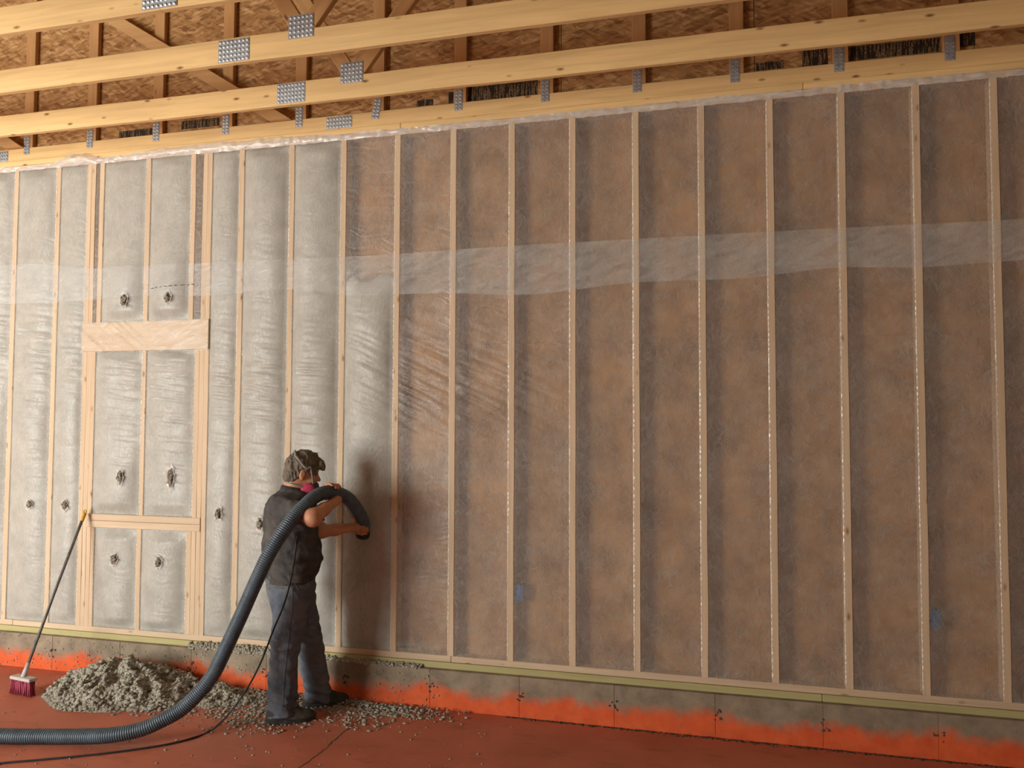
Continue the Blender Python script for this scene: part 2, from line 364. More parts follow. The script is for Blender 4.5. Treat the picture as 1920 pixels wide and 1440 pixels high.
# stud wall
S = 0.4064; SW = 0.041; HT = 3.505; zz = lambda z: z+Z0
wall = empty('wall_back', (0, 0, 0), kind='structure')
XL, XR = -3.45, 5.0
x = -6.99
while x < 7.2:                                # outer sheathing boards behind the studs
    x1 = min(x+1.219, 7.2)
    box('sheathing_board', x+0.0002, x1-0.0002, 0.091, 0.103, 0.0, zz(2.0546), M['osb_wall'], wall, 0.002)
    box('sheathing_board', x+0.0002, x1-0.0002, 0.091, 0.103, zz(2.055), zz(3.62), M['osb_wall'], wall, 0.002)
    x = x1
box('light_leak_backing', -6.99, 7.2, 0.1045, 0.107, 0.0, zz(3.62), M['siding'], wall, 0.0005)  # unseen sheet added to stop sky light leaking through the board gaps
def stud(xc, z0, z1, wide=SW, seed=None):
    n = 26; z = np.linspace(z0, z1, n); s = xc*3.1+z0
    l = xc-wide/2 - 0.0022*vnoise(z*2.6, s) - 0.001; r = xc+wide/2 + 0.0022*vnoise(z*2.6, s+40)
    b = 0.002; P = []
    for i in range(n):
        P.append([(l[i], 0.089, z[i]), (l[i], b, z[i]), (l[i]+b, 0, z[i]), (r[i]-b, 0, z[i]), (r[i], b, z[i]), (r[i], 0.089, z[i])])
    P = np.array(P); c = np.array([xc, 0.0, z0])
    V = P.reshape(-1, 3); F = [(i*6+j, i*6+j+1, (i+1)*6+j+1, (i+1)*6+j) for i in range(n-1) for j in range(5)]
    F += [tuple(range(5, -1, -1)), tuple((n-1)*6+j for j in range(6))]
    return mesh('stud', V, F, M['stud'], wall, origin=c)
FULL = [-9, -8, -7, -6] + list(range(-2, 13))
for i in FULL: stud(i*S, Z0, zz(HT))
KL, KR = (-2.146, -2.107), (-1.079, -1.117)
for k in KL+KR: stud(k, Z0, zz(HT), 0.038)
stud(-2.069, Z0, zz(2.055), 0.038); stud(-1.156, Z0, zz(2.055), 0.038)
stud(-2.032, zz(2.275), zz(HT)); stud(-1.219, zz(2.275), zz(HT)); stud(-1.612, zz(2.275), zz(HT), 0.038)
stud(-1.612, zz(0.835), zz(2.055), 0.034); stud(-1.622, Z0, zz(0.735), 0.038)
stud(-2.034, Z0, zz(0.735), 0.032); stud(-1.196, Z0, zz(0.735), 0.042)
box('header', -2.166, -1.058, -0.012, 0.088, zz(2.055), zz(2.275), M['plate'], wall).location.y += 0
box('window_sill_plate', -2.088, -1.10, -0.006, 0.088, zz(0.735), zz(0.785), M['plate'], wall)
box('window_sill_plate', -2.088, -1.10, -0.006, 0.088, zz(0.7865), zz(0.835), M['plate'], wall)
def run(name, cuts, y0, y1, z0, z1, mat):
    for a, b in zip(cuts[:-1], cuts[1:]): box(name, a+0.001, b-0.001, y0, y1, z0, z1, mat, wall, 0.003)
run('bottom_plate', [-6.99, -2.75, 0.818, 4.9, 7.2], -0.002, 0.09, zz(-0.040), zz(0), M['plate'])
run('sill_plate', [-6.99, -0.9, 3.1, 7.2], -0.012, 0.09, zz(-0.082), zz(-0.041), M['treated'])
run('top_plate', [-6.99, -1.4, 2.3, 7.2], -0.002, 0.09, zz(HT), zz(HT+0.039), M['plate'])
run('top_plate', [-6.99, -2.28, 0.425, 0.44+2.6, 7.2], -0.003, 0.09, zz(HT+0.040), zz(HT+0.080), M['chord'])
# concrete curb, cast in lengths with a tie at each joint
cx = [-6.99, -6.2, -5.5, -4.85, -4.2, -3.56] + [-2.93+0.603*i for i in range(0, 13)] + [5.05, 5.65, 6.3, 7.2]
for a, b in zip(cx[:-1], cx[1:]):
    seg = box('curb_segment', a+0.0005, b-0.0005, -0.046, 0.14, 0, zz(-0.082), M['curb'], wall, 0.002)
    if -3.6 < a < 4.8:
        V, F = [], []
        parts = []
        for q in range(7):
            r = 0.003+0.005*random.random(); c = np.array([a+random.uniform(-0.03, 0.03), -0.047, 0.135+random.uniform(-0.035, 0.03)])
            vv, ff = bevel_box_data(r*2, r*1.4, r*2, r); parts.append((vv@np.array(Matrix.Rotation(random.random()*3, 3, 'Y')).T+c, ff))
        V, F = merge(parts); mesh('form_tie', V, F, M['grout'], seg)
box('curb_core', -6.99, 7.2, -0.040, 0.13, 0.0, zz(-0.09), M['grout'], wall, 0.001)

# ------------------------------------------------------------------ netting and fill
BAYS = []   # x0, x1, z0, z1, fill top (0 = empty), bulge
e = SW/2-0.0005
def bay(x0, x1, z0, z1, ft, desc): BAYS.append((x0, x1, z0, z1, ft, desc))
for i in (-9, -8, -7): bay(i*S+e, (i+1)*S-e, 0, HT, HT, {-9: '', -8: 'bay at the left edge of the photo', -7: 'second bay from the left edge'}[i])
bay(-6*S+e, -2.1655, 0, HT, HT, 'narrow bay left of the framed window opening')
bay(-2.087, -2.053, 2.275, HT, 0, '')
bay(-1.198, -1.137, 2.275, HT, 0, '')
bay(-2.032+e, -1.632, 2.275, HT, HT, 'left bay above the wooden header')
bay(-1.592, -1.219-e, 2.275, HT, HT, 'right bay above the wooden header')
bay(-2.0495, -1.630, 0.835, 2.055, 2.055, 'tall left bay below the wooden header')
bay(-1.594, -1.1755, 0.835, 2.055, 2.055, 'tall right bay below the wooden header')
bay(-2.0175, -1.642, 0, 0.735, 0.735, 'low left bay under the sill plate')
bay(-1.602, -1.2175, 0, 0.735, 0.735, 'low right bay under the sill plate')
bay(-1.0595, -2*S-e, 0, HT, HT, 'narrow bay right of the framed window opening')
bay(-2*S+e, -S-e, 0, HT, HT, 'bay just left of the man')
bay(-S+e, -e, 0, HT, HT, 'bay directly behind the man')
bay(e, S-e, 0, HT, 2.44, 'half filled bay at the hose end')
for i in range(1, 12): bay(i*S+e, (i+1)*S-e, 0, HT, 0, '')
def sstep(a, b, x): t = np.clip((x-a)/(b-a), 0, 1); return t*t*(3-2*t)
def wrinkle(x, z):
    # pulled folds running down to the right, strongest in the middle of the wall's left half
    m = np.exp(-((z-1.78+0.10*(x-0.6))/0.30)**2)*np.exp(-np.clip(x-0.9, 0, 9)**2/0.35)
    m2 = np.exp(-((z-0.98)/0.16)**2)*np.exp(-((x-0.9)/0.7)**2)*0.5
    m3 = np.exp(-((z-1.45)/0.5)**2)*sstep(0.2, -0.6, x)*0.55
    s = 0.33*sstep(-0.4, 0.5, x)+0.10
    q = vnoise(x*2.4+5, (z+s*x)*30, 3.0)*0.65+vnoise(x*4.0, (z+s*x)*60, 8.0)*0.35
    ridge = 1-np.abs(q)*1.9
    base = 0.0008*vnoise(x*6, z*9, 1.0)
    return base+(m*0.013+m2*0.007+m3*0.011)*np.clip(ridge, -0.3, 1)
def bay_y(x, z, b):
    x0, x1, z0, z1, ft, _ = b
    u = np.clip((x-x0)/(x1-x0), 0, 1); p = 1-np.abs(2*u-1)**2.5
    ends = sstep(z0, z0+0.09, z)*sstep(z1, z1-0.09, z)
    p = p*ends
    filled = 0.0 if ft == 0 else (1.0 if ft >= z1 else sstep(ft+0.25, ft-0.25, z))
    w = min(1.0, (x1-x0)/0.36)
    lump = 0.75+0.35*vnoise(x*2.2+x0*3, z*2.0, 4.0)
    bul = -0.050*filled*lump*w
    sag = 0.007*(1-filled)*w
    return 0.0035+p*(bul+sag)-wrinkle(x, z)*np.minimum(1, 6*np.minimum(u, 1-u)+0.15)*np.minimum(1, ends+0.2)*w
net = empty('insulation_netting', (0, 0, Z0), label='translucent fibrous white netting stapled across the whole stud wall', cat='netting')
for b in BAYS:
    x0, x1, z0, z1, ft, desc = b
    nx = max(5, int((x1-x0)/0.0145)); nz = max(10, int((z1-z0)/0.0095))
    X, Zg = np.meshgrid(np.linspace(x0, x1, nx), np.linspace(z0, z1, nz), indexing='ij')
    P = np.stack([X, bay_y(X, Zg, b), Zg+Z0], -1)
    # serrated stapled lap on the stud at the right of the bay
    EV, EF = [], []
    if x1-x0 > 0.2:
        z = z0+0.03
        while z < z1-0.03:
            hgt = random.uniform(0.012, 0.03); wd = random.uniform(0.003, 0.0095)*(0.4+0.9*(0.5+0.5*float(vnoise(x1*9, z*1.3))))
            k = len(EV); EV += [(x1-0.0035, 0.0016, zz(z-0.006)), (x1+wd, -0.0022, zz(z+hgt*0.6)), (x1-0.0035, 0.0016, zz(z+hgt+0.006))]; EF.append((k, k+1, k+2))
            if random.random() < 0.75:
                w2 = random.uniform(0.002, 0.006); k = len(EV)
                EV += [(x0+0.001, 0.0030, zz(z)), (x0+0.001, 0.0030, zz(z+hgt)), (x0-w2, -0.0022, zz(z+hgt*0.6))]; EF.append((k, k+1, k+2))
            z += hgt+random.uniform(0.002, 0.02)
    pn = grid_mesh('netting_panel', P, M['net'], net, True, True)
    if EV: tag(mesh('stapled_edge', EV, EF, M['edge'], pn), kind='stuff')
    if ft and desc:
        zt = min(ft+ (0.0 if ft >= z1 else 0.05), z1)
        nx, nz = 14, max(10, int((zt-z0)/0.03))
        X, Zg = np.meshgrid(np.linspace(x0+0.002, x1-0.002, nx), np.linspace(z0+0.002, zt-0.002, nz), indexing='ij')
        Y = bay_y(X, Zg, b)+0.006
        if ft < z1:
            drop = 0.06*vnoise(X*14, 2.0); Zg = np.where(Zg > zt-0.08, Zg+drop*(Zg-(zt-0.08))/0.08, Zg)
        F1 = np.stack([X, Y, Zg+Z0], -1); F2 = np.stack([X, 0*X+0.086, Zg+Z0], -1)
        n, m = nx, nz; idx = np.arange(n*m).reshape(n, m)
        F = np.stack([idx[:-1, :-1], idx[:-1, 1:], idx[1:, 1:], idx[1:, :-1]], -1).reshape(-1, 4)[:, ::-1]
        FB = F[:, ::-1]+n*m
        FF = F.tolist()+FB.tolist()
        for line in (idx[0, :], idx[-1, :], idx[:, 0], idx[:, -1]):
            for a, c in zip(line[:-1], line[1:]): FF.append((int(a), int(c), int(c)+n*m, int(a)+n*m))
        o = mesh('cellulose_fill', np.concatenate([F1.reshape(-1, 3), F2.reshape(-1, 3)]), FF, M['fill'], None, True, origin=((x0+x1)/2, 0.07, zz(z0)))
        tag(o, 'grey blown cellulose packed behind netting, '+desc, 'insulation', 'cellulose fill in the stud bays')
def surf_y(X, Zg):
    Y = np.full(X.shape, -0.0005)
    for b in BAYS:
        m = (X > b[0]) & (X < b[1]) & (Zg >= b[2]-0.001) & (Zg <= b[3]+0.001)
        Y = np.where(m, np.minimum(bay_y(X, Zg, b), 0.0035), Y)
    return Y
# doubled strip where the upper and lower sheets overlap
xs = np.arange(XL, XR, 0.011)
zt = 2.685+0.012*vnoise(xs*0.7, 1.0)+0.07*sstep(-1.9, -2.8, xs); zb = 2.405-0.045*np.exp(-((xs-1.3)/0.45)**2)+0.04*sstep(2.6, 3.3, xs)+0.05*sstep(0.1, -0.3, xs)+0.012*vnoise(xs*1.9, 5.0)
tv = np.linspace(0, 1, 30)
X = np.repeat(xs[:, None], 30, 1); Zg = zb[:, None]+(zt-zb)[:, None]*tv[None]
grid_mesh('overlap_strip', np.stack([X, surf_y(X, Zg)-0.0035, Zg+Z0], -1), M['film'], net, True, True)
# loose film hanging over the top plate
xs = np.arange(XL, XR, 0.012)
puff = sstep(-2.5, -2.3, xs)*sstep(-2.02, -2.2, xs)+sstep(-1.9, -1.5, xs)*sstep(0.3, -0.9, xs)*(0.8+0.3*vnoise(xs*2, 2.0))
hi = HT+0.040+0.008*vnoise(xs*5, 1.0)+0.003*vnoise(xs*30, 2.0)+0.05*puff; lo = HT-0.004+0.003*vnoise(xs*26, 7.0)
tv = np.linspace(0, 1, 9); X = np.repeat(xs[:, None], 9, 1); Zg = lo[:, None]+(hi-lo)[:, None]*tv[None]
Y = -0.006-0.005*vnoise(X*18, Zg*60, 3.0)-0.004*vnoise(X*40, Zg*20, 5.0)-(0.03*puff)[:, None]*np.sin(tv*math.pi)[None]
grid_mesh('top_film', np.stack([X, Y, Zg+Z0], -1), M['topfilm'], net, True, True)
# film pulled over the header
xs = np.arange(-2.166, -1.058, 0.009); zs = np.arange(2.045, 2.285, 0.009)
X, Zg = np.meshgrid(xs, zs, indexing='ij')
q = 1-np.abs(vnoise((X+2.1)*2.2, (Zg+0.75*X)*34, 2.0))*1.9
am = 0.016*np.exp(-np.clip(X+1.85, 0, 9)**2/0.06)+0.0012
grid_mesh('header_film', np.stack([X, -0.0135-np.clip(q, 0, 1)*am, Zg+Z0], -1), M['hfilm'], net, True, True)
# clumps
def ico(n=1):
    t = (1+5**0.5)/2
    V = [(-1, t, 0), (1, t, 0), (-1, -t, 0), (1, -t, 0), (0, -1, t), (0, 1, t), (0, -1, -t), (0, 1, -t), (t, 0, -1), (t, 0, 1), (-t, 0, -1), (-t, 0, 1)]
    F = [(0, 11, 5), (0, 5, 1), (0, 1, 7), (0, 7, 10), (0, 10, 11), (1, 5, 9), (5, 11, 4), (11, 10, 2), (10, 7, 6), (7, 1, 8), (3, 9, 4), (3, 4, 2), (3, 2, 6), (3, 6, 8), (3, 8, 9), (4, 9, 5), (2, 4, 11), (6, 2, 10), (8, 6, 7), (9, 8, 1)]
    V = [np.array(v)/np.linalg.norm(v) for v in V]
    for _ in range(n):
        mid = {}; G = []
        def mp(a, b):
            k = (min(a, b), max(a, b))
            if k not in mid: v = V[a]+V[b]; V.append(v/np.linalg.norm(v)); mid[k] = len(V)-1
            return mid[k]
        for a, b, c in F:
            x_, y_, z_ = mp(a, b), mp(b, c), mp(c, a); G += [(a, x_, z_), (b, y_, x_), (c, z_, y_), (x_, y_, z_)]
        F = G
    return np.array(V), F
IV, IF = ico(1); IFA = np.array(IF)
def clumps(C, R, flat=0.75, rough=0.26):
    n = len(C); V = IV[None]*np.asarray(R)[:, None, None]
    V = V*(1+rough*rng.normal(size=(n, len(IV), 1)).clip(-1.6, 1.6))
    st = np.stack([rng.uniform(0.8, 1.25, n), rng.uniform(0.8, 1.25, n), rng.uniform(flat*0.75, flat*1.1, n)], 1)
    V = V*st[:, None, :]
    a = rng.uniform(0, 6.28, n); c, s = np.cos(a)[:, None], np.sin(a)[:, None]
    V = np.stack([V[..., 0]*c-V[..., 1]*s, V[..., 0]*s+V[..., 1]*c, V[..., 2]], -1)+np.asarray(C)[:, None, :]
    F = (IFA[None]+np.arange(n)[:, None, None]*len(IV)).reshape(-1, 3)
    return V.reshape(-1, 3), F.tolist()
# torn fill holes with tufts pushed out
for px, py, s, asp in [(235, 562, .036, 1.3), (318, 558, .034, 1.2), (228, 894, .034, 1.5), (320, 896, .034, 2.0), (57, 945, .032, .9), (121, 947, .030, 1.2), (409, 963, .032, 1.3), (215, 1048, .036, 1.0), (300, 1054, .032, 1.2), (489, 982, .03, 1.3)]:
    c = U(px, py, -0.028); n = 22
    yb = float(surf_y(np.array([[c[0]]]), np.array([[c[2]-Z0]]))[0, 0])
    a = np.linspace(0, 2*math.pi, n, endpoint=False); r = s*(0.75+0.45*rng.random(n))
    ring = np.stack([c[0]+r*np.cos(a)*0.85, np.full(n, yb-0.0045), c[2]+r*np.sin(a)*asp], 1)
    V0 = np.concatenate([ring, [[c[0], yb-0.003, c[2]]]]); F0 = [(i, (i+1) % n, n) for i in range(n)]
    k = 26; rr = s*0.62*np.sqrt(rng.random(k)); aa = rng.uniform(0, 6.28, k)
    CC = np.stack([c[0]+rr*np.cos(aa)*0.8, yb-0.005-rng.random(k)*0.012, c[2]+rr*np.sin(aa)*asp], 1)
    V1, F1 = clumps(CC, rng.uniform(0.004, 0.009, k), 1.0)
    # curled film lip round the hole
    lip = []
    for i in range(n):
        o = np.array([math.cos(a[i]), -0.35-0.5*rng.random(), math.sin(a[i])*asp])*0.011*(0.5+rng.random())
        lip.append(ring[i]+o)
    V2 = np.concatenate([ring, lip]); F2 = [(i, (i+1) % n, n+(i+1) % n, n+i) for i in range(n)]
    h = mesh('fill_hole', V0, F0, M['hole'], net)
    mesh('tuft', V1, F1, M['clump'], h); mesh('torn_edge', V2, F2, M['topfilm'], h)
# stitched slit above the right-hand hole
for t in np.linspace(0, 1, 9):
    p = U(287+t*70, 541-t*9, -0.03); yb = float(surf_y(np.array([[p[0]]]), np.array([[p[2]-Z0]]))[0, 0])
    vv, ff = bevel_box_data(0.018*random.uniform(.6, 1.2), 0.004, 0.006, 0.001); mesh('slit', vv+np.array([p[0], yb-0.005, p[2]]), ff, M['hole'], net)

# blue outlet boxes fixed to the sides of studs
def outlet(xs_, zc, lab):
    r = empty('outlet_box', (xs_+0.028, 0.0, zc-0.055), label=lab, cat='outlet box', group='blue outlet boxes on the studs')
    x0, x1 = xs_+0.0006, xs_+0.060; z0, z1 = zc-0.052, zc+0.052; y0, y1 = 0.0145, 0.070; t = 0.004
    V, F = merge([(lambda d: (d[0]+np.array(c), d[1]))(bevel_box_data(*s, 0.001)) for c, s in (
        (((x0+x1)/2, y1, (z0+z1)/2), (x1-x0, t, z1-z0)), ((x0+t/2, (y0+y1)/2, (z0+z1)/2), (t, y1-y0, z1-z0)), ((x1-t/2, (y0+y1)/2, (z0+z1)/2), (t, y1-y0, z1-z0)),
        (((x0+x1)/2, (y0+y1)/2, z0+t/2), (x1-x0, y1-y0, t)), (((x0+x1)/2, (y0+y1)/2, z1-t/2), (x1-x0, y1-y0, t)))])
    mesh('box_shell', V, F, M['blue'], r)
    box('face_cover', x0+0.003, x1-0.003, y0+0.001, y0+0.004, z0+0.003, z1-0.003, M['blue'], r, 0.001)
    return r
outlet(3*S+SW/2, U(975, 1113, 0.0)[2], 'blue plastic outlet box low behind netting, near the middle of the wall')
outlet(9*S+SW/2, U(1758, 1163, 0.0)[2], 'blue plastic outlet box low behind netting, near the right edge')

# ------------------------------------------------------------------ gable end and roof trusses
PV = {}
def conn_plate(x0, x1, z0, z1, y, parent, tilt=0.0):
    w, h = x1-x0, z1-z0; key = (round(w, 3), round(h, 3))
    if key not in PV:
        parts = [bevel_box_data(w, 0.0016, h, 0.0004)]
        nx = max(2, int(w/0.024)); nz = max(2, int(h/0.022))
        for i in range(nx):
            for j in range(nz):
                cx_, cz_ = -w/2+(i+0.5)*w/nx, -h/2+(j+0.5)*h/nz; a, b = w/nx*0.22, h/nz*0.36
                V = np.array([(cx_-a, -0.0009, cz_-b), (cx_+a, -0.0009, cz_-b), (cx_+a, -0.0009, cz_+b), (cx_-a, -0.0009, cz_+b), (cx_-a, -0.0055, cz_-b*0.2), (cx_+a, -0.0055, cz_-b*0.2)])
                parts.append((V, [(0, 1, 5, 4), (4, 5, 2, 3), (0, 4, 3), (1, 2, 5)]))
        V, F = merge(parts); me = bpy.data.meshes.new('connector_plate'); me.from_pydata(V.tolist(), [], F); me.materials.append(M['metal']); PV[key] = me
    o = link('connector_plate', PV[key], None, parent, ((x0+x1)/2, y, (z0+z1)/2)); o.rotation_euler[1] = tilt; return o
def bar(name, p, q, w, y0, y1, mat, parent):   # flat-lying board between two points in the plane of a truss
    p, q = np.array(p, float), np.array(q, float); d = q-p; L = np.linalg.norm(d); c = (p+q)/2
    V, F = bevel_box_data(w, y1-y0, L, 0.003); loc = np.array([c[0], (y0+y1)/2, c[1]])
    o = mesh(name, V+loc, F, mat, parent, origin=loc); o.rotation_euler[1] = math.atan2(d[0], d[1]); return o
gz = zz(HT+0.081)
gable = empty('gable_truss', (0, 0.02, gz), label='wooden gable end truss with upright studs standing on the wall plate', cat='truss')
for a, b in ((-6.99, -0.042), (-0.040, 5.0), (5.002, 7.1)): box('bottom_chord', a, b, 0.0, 0.038, gz, gz+0.100, M['chord'], gable)
GX = [-2.756+0.6*i for i in range(12)]; GX = [-6.356, -5.756, -5.156, -4.556, -3.956, -3.356]+GX+[4.444, 5.044, 5.644]
for gx in GX:
    box('gable_stud', gx-0.044+0.01, gx+0.044+0.01, 0.0005, 0.0385, gz+0.101, 6.4, M['gstud'], gable)
tl = {0.244: 0.16}
for i, gx in enumerate(GX):
    conn_plate(gx-0.028, gx+0.028, gz+0.045, gz+0.19, -0.0015, gable, 0.17 if abs(gx-0.244) < 0.02 else 0.0)
conn_plate(-0.140, 0.058, gz+0.006, gz+0.090, -0.0015, gable); conn_plate(-3.13, -2.937, gz+0.006, gz+0.090, -0.0015, gable)
x = -6.99
while x < 7.1:
    x1 = min(x+1.219, 7.1); s = box('sheathing_board', x+0.0015, x1-0.0015, 0.0395, 0.0515, gz, gz+1.216, M['osb'], gable, 0.002)
    box('sheathing_board', x+0.0015, x1-0.0015, 0.0395, 0.0515, gz+1.219, 6.5, M['osb'], gable, 0.002); x = x1
box('light_leak_backing', -6.99, 7.1, 0.053, 0.056, gz, 6.5, M['siding'], gable, 0.0005)  # added backing, keeps outside light out of the gable board slits
for a, b, c, d in [(223, 240, 287, 262), (340, 220, 412, 243), (877, 150, 1008, 192), (841, 172, 850, 198), (1418, 113, 1470, 133), (1505, 90, 1552, 128), (1586, 70, 1762, 115), (1797, 58, 1828, 88), (782, 186, 812, 200)]:
    p, q = U(a, d, 0.0385), U(c, b, 0.0385); box('printed_stamp', p[0], q[0], 0.0382, 0.0392, max(p[2], gz+0.102), max(q[2], gz+0.16), M['stamp'], gable, 0.0001)
def brace(p, q, lab):
    p, q = np.array(p, float), np.array(q, float); d = (q-p)/np.linalg.norm(q-p); hw = 0.0445/abs(d[1])
    V = np.array([(a[0]+sx*hw, y, a[1]) for a in (p, q) for sx in (-1, 1) for y in (-0.040, -0.002)])
    F = [(0, 1, 3, 2), (4, 6, 7, 5), (0, 4, 5, 1), (2, 3, 7, 6), (0, 2, 6, 4), (1, 5, 7, 3)]
    o = mesh('diagonal_brace', V, F, M['chordweb'], None, origin=((p[0]+q[0])/2, -0.02, min(p[1], q[1]))); return tag(o, lab, 'brace', 'diagonal braces on the gable')
brace((-2.30, zz(4.83)), (-0.50, gz+0.101), 'diagonal wooden brace crossing the gable studs at upper left')
brace((-4.5, zz(4.72)), (-2.86, gz+0.101), 'diagonal wooden brace reaching the wall top at the left edge')
names = {1: 'wooden roof truss nearest the wall, its chord lowest in view', 2: 'middle wooden roof truss with V shaped webs at its steel plate', 3: 'wooden roof truss third from the wall, cut by the top edge', 4: 'wooden roof truss fourth from the wall, at the top left corner'}
for k in (1, 2, 3, 4):
    y = -0.61*k; z0, z1 = zz(3.525), zz(3.668)
    t = empty('roof_truss', (0, y, z0), label=names[k], cat='truss', group='roof trusses')
    for a, b in ((-6.99, -0.049), (-0.047, 7.1)):
        n = 60; xs = np.linspace(a, b, n); wob = 0.004*vnoise(xs*1.3, k*7.0); wz = 0.003*vnoise(xs*2, k*3.0+9)
        sec = [(-.019, 0), (-.016, -.0), (.016, 0), (.019, .003), (.019, .14), (.016, .143), (-.016, .143), (-.019, .140)]
        sec = [(-.019, .004), (-.015, 0), (.015, 0), (.019, .004), (.019, .139), (.015, .143), (-.015, .143), (-.019, .139)]
        V = np.array([[(xs[i], y+s[0]+wob[i]*0.4, z0+s[1]+wz[i]) for s in sec] for i in range(n)]).reshape(-1, 3)
        F = [(i*8+j, i*8+(j+1) % 8, (i+1)*8+(j+1) % 8, (i+1)*8+j) for i in range(n-1) for j in range(8)]+[tuple(range(7, -1, -1)), tuple((n-1)*8+j for j in range(8))]
        F = [tuple(reversed(f)) for f in F]
        mesh('bottom_chord', V, F, M['chord'], t, origin=(a, y, z0))
    conn_plate(-0.148, 0.048, z0+0.008, z0+0.136, y-0.0215, t)
    conn_plate(0.290, 0.442, z0+0.092, z0+0.222, y-0.0215, t)
    w1 = bar('web', (0.335, z1+0.002+0.03), (0.335-1.30, z1+0.03+2.0), 0.089, y-0.019, y+0.019, M['web'], t)
    w2 = bar('web', (0.415, z1+0.002+0.03), (0.415+1.62, z1+0.03+2.0), 0.089, y-0.019, y+0.019, M['web'], t)

# ------------------------------------------------------------------ fallen cellulose
def pile_h(x, y):                              # height of the swept-up heap
    cx_, cy_ = -1.44, -0.34
    u = (x-cx_)*0.97+(y-cy_)*0.10; v = -(x-cx_)*0.10+(y-cy_)
    r = np.sqrt((u/0.55)**2+(v/0.40)**2)*(1+0.13*vnoise(x*5, y*5, 2.0))
    h = 0.225*np.clip(1-r, 0, 1)**0.85
    t = 0.075*np.clip(1-np.sqrt(((x+0.95)/0.55)**2+((y+0.22)/0.20)**2)*(1+0.2*vnoise(x*7, y*7, 5.0)), 0, 1)
    return np.maximum(h, t)*np.clip((-0.048-y)/0.06, 0, 1)**0.5
def gravel(name, n, sampler, rmin, rmax, label, heap=None, flat=0.75, cat='insulation'):
    C = sampler(n); R = rmin+(rmax-rmin)*rng.random(len(C))**2.2
    V, F = clumps(C+np.array([0, 0, 1.0])*(R*0.25)[:, None], R, flat)
    parts = [(V, F)]
    if heap is not None: parts.append(heap)
    V, F = merge(parts); V[:, 2] = np.maximum(V[:, 2], 0.0004)
    o = mesh(name, V, F, M['clump'], None, True, origin=(V[:, 0].mean(), V[:, 1].mean(), 0))
    return tag(o, label, cat, None, 'stuff')
nx, ny = 190, 110
X, Yg = np.meshgrid(np.linspace(-2.15, -0.35, nx), np.linspace(-0.85, -0.05, ny), indexing='ij')
H = pile_h(X, Yg); Hn = H+(0.042*(1-np.abs(vnoise(X*13, Yg*13, 1.0))*2)+0.016*vnoise(X*50, Yg*50, 7.0))*np.clip(H/0.05, 0, 1)-0.004
idx = np.arange(nx*ny).reshape(nx, ny); keep = (H[:-1, :-1] > 0.0) | (H[1:, 1:] > 0)
F = np.stack([idx[:-1, :-1], idx[1:, :-1], idx[1:, 1:], idx[:-1, 1:]], -1)[keep].tolist()
heap = (np.stack([X, Yg, Hn], -1).reshape(-1, 3), F)
def s_pile(n):
    x = rng.uniform(-2.2, -0.35, n*6); y = rng.uniform(-0.85, -0.055, n*6); h = pile_h(x, y); m = h > 0.003
    x, y, h = x[m][:n], y[m][:n], h[m][:n]; h = h+0.042*(1-np.abs(vnoise(x*13, y*13, 1.0))*2)*np.clip(h/0.05, 0, 1)-0.004; return np.stack([x, y, h], 1)
gravel('cellulose_pile', 9000, s_pile, 0.0035, 0.0165, 'big heap of grey cellulose fluff swept up on the floor beside the broom', heap)
def s_scatter(n):
    out = []
    # drift along the curb behind and beyond the man
    x = -1.1+rng.beta(1.3, 2.0, n)*2.1; y = -0.055-np.abs(rng.normal(0, 0.075, n))-0.05*np.abs(vnoise(x*3, 1.0)); out.append(np.stack([x, y, 0*x], 1))
    for cx_, cy_, sx, sy, k in ((-0.45, -0.35, 0.22, 0.13, 0.55), (0.28, -0.33, 0.14, 0.10, 0.15), (0.45, -0.17, 0.20, 0.06, 0.22), (-0.25, -0.50, 0.16, 0.12, 0.18), (-1.05, -0.42, 0.2, 0.12, 0.2), (-1.9, -0.28, 0.2, 0.12, 0.025)):
        m = int(n*k); out.append(np.stack([rng.normal(cx_, sx, m), rng.normal(cy_, sy, m), np.zeros(m)], 1))
    C = np.concatenate(out); C = C[(C[:, 1] < -0.052)]
    C[:, 2] = rng.random(len(C))*0.02*(C[:, 1] > -0.16); return C
gravel('scattered_cellulose', 2000, s_scatter, 0.0025, 0.013, 'loose grey cellulose crumbs strewn along the curb around the boots', None, 0.6)
def s_far(n):
    x = rng.uniform(-2.2, 1.4, n); y = rng.uniform(-1.7, -0.1, n); return np.stack([x, y, 0*x], 1)
gravel('fine_crumbs', 420, s_far, 0.0015, 0.008, 'fine pale insulation crumbs sprinkled over the open red floor', None, 0.6)
def s_ledge(n):
    x = np.concatenate([rng.uniform(-1.15, -0.35, int(n*0.65)), rng.uniform(-0.3, 0.62, n-int(n*0.65))])
    t = rng.random(n); amp = np.where(x < -0.35, 1.0, 0.5)
    return np.stack([x, -0.014-0.03*t, zz(-0.082)+0.05*amp*(1-t)*rng.random(n)], 1)
C = s_ledge(1300); R = rng.uniform(0.004, 0.012, len(C)); V, F = clumps(C, R, 0.9); V[:, 1] = np.minimum(V[:, 1], -0.0125)
tag(mesh('ledge_cellulose', V, F, M['clump'], None, True, origin=(0, -0.03, zz(-0.082))), 'ridge of grey cellulose fluff lying on the curb ledge behind the man', 'insulation', None, 'stuff')
def s_dirt(n):
    x = rng.uniform(1.2, 4.8, n); return np.stack([x, -0.052-np.abs(rng.normal(0, 0.018, n))*np.clip(1-abs(x-2.6)/2.4, 0.15, 1), 0*x], 1)
C = s_dirt(1100); R = rng.uniform(0.002, 0.008, len(C)); V, F = clumps(C, R, 0.6); V[:, 2] = np.maximum(V[:, 2], 0.0004)
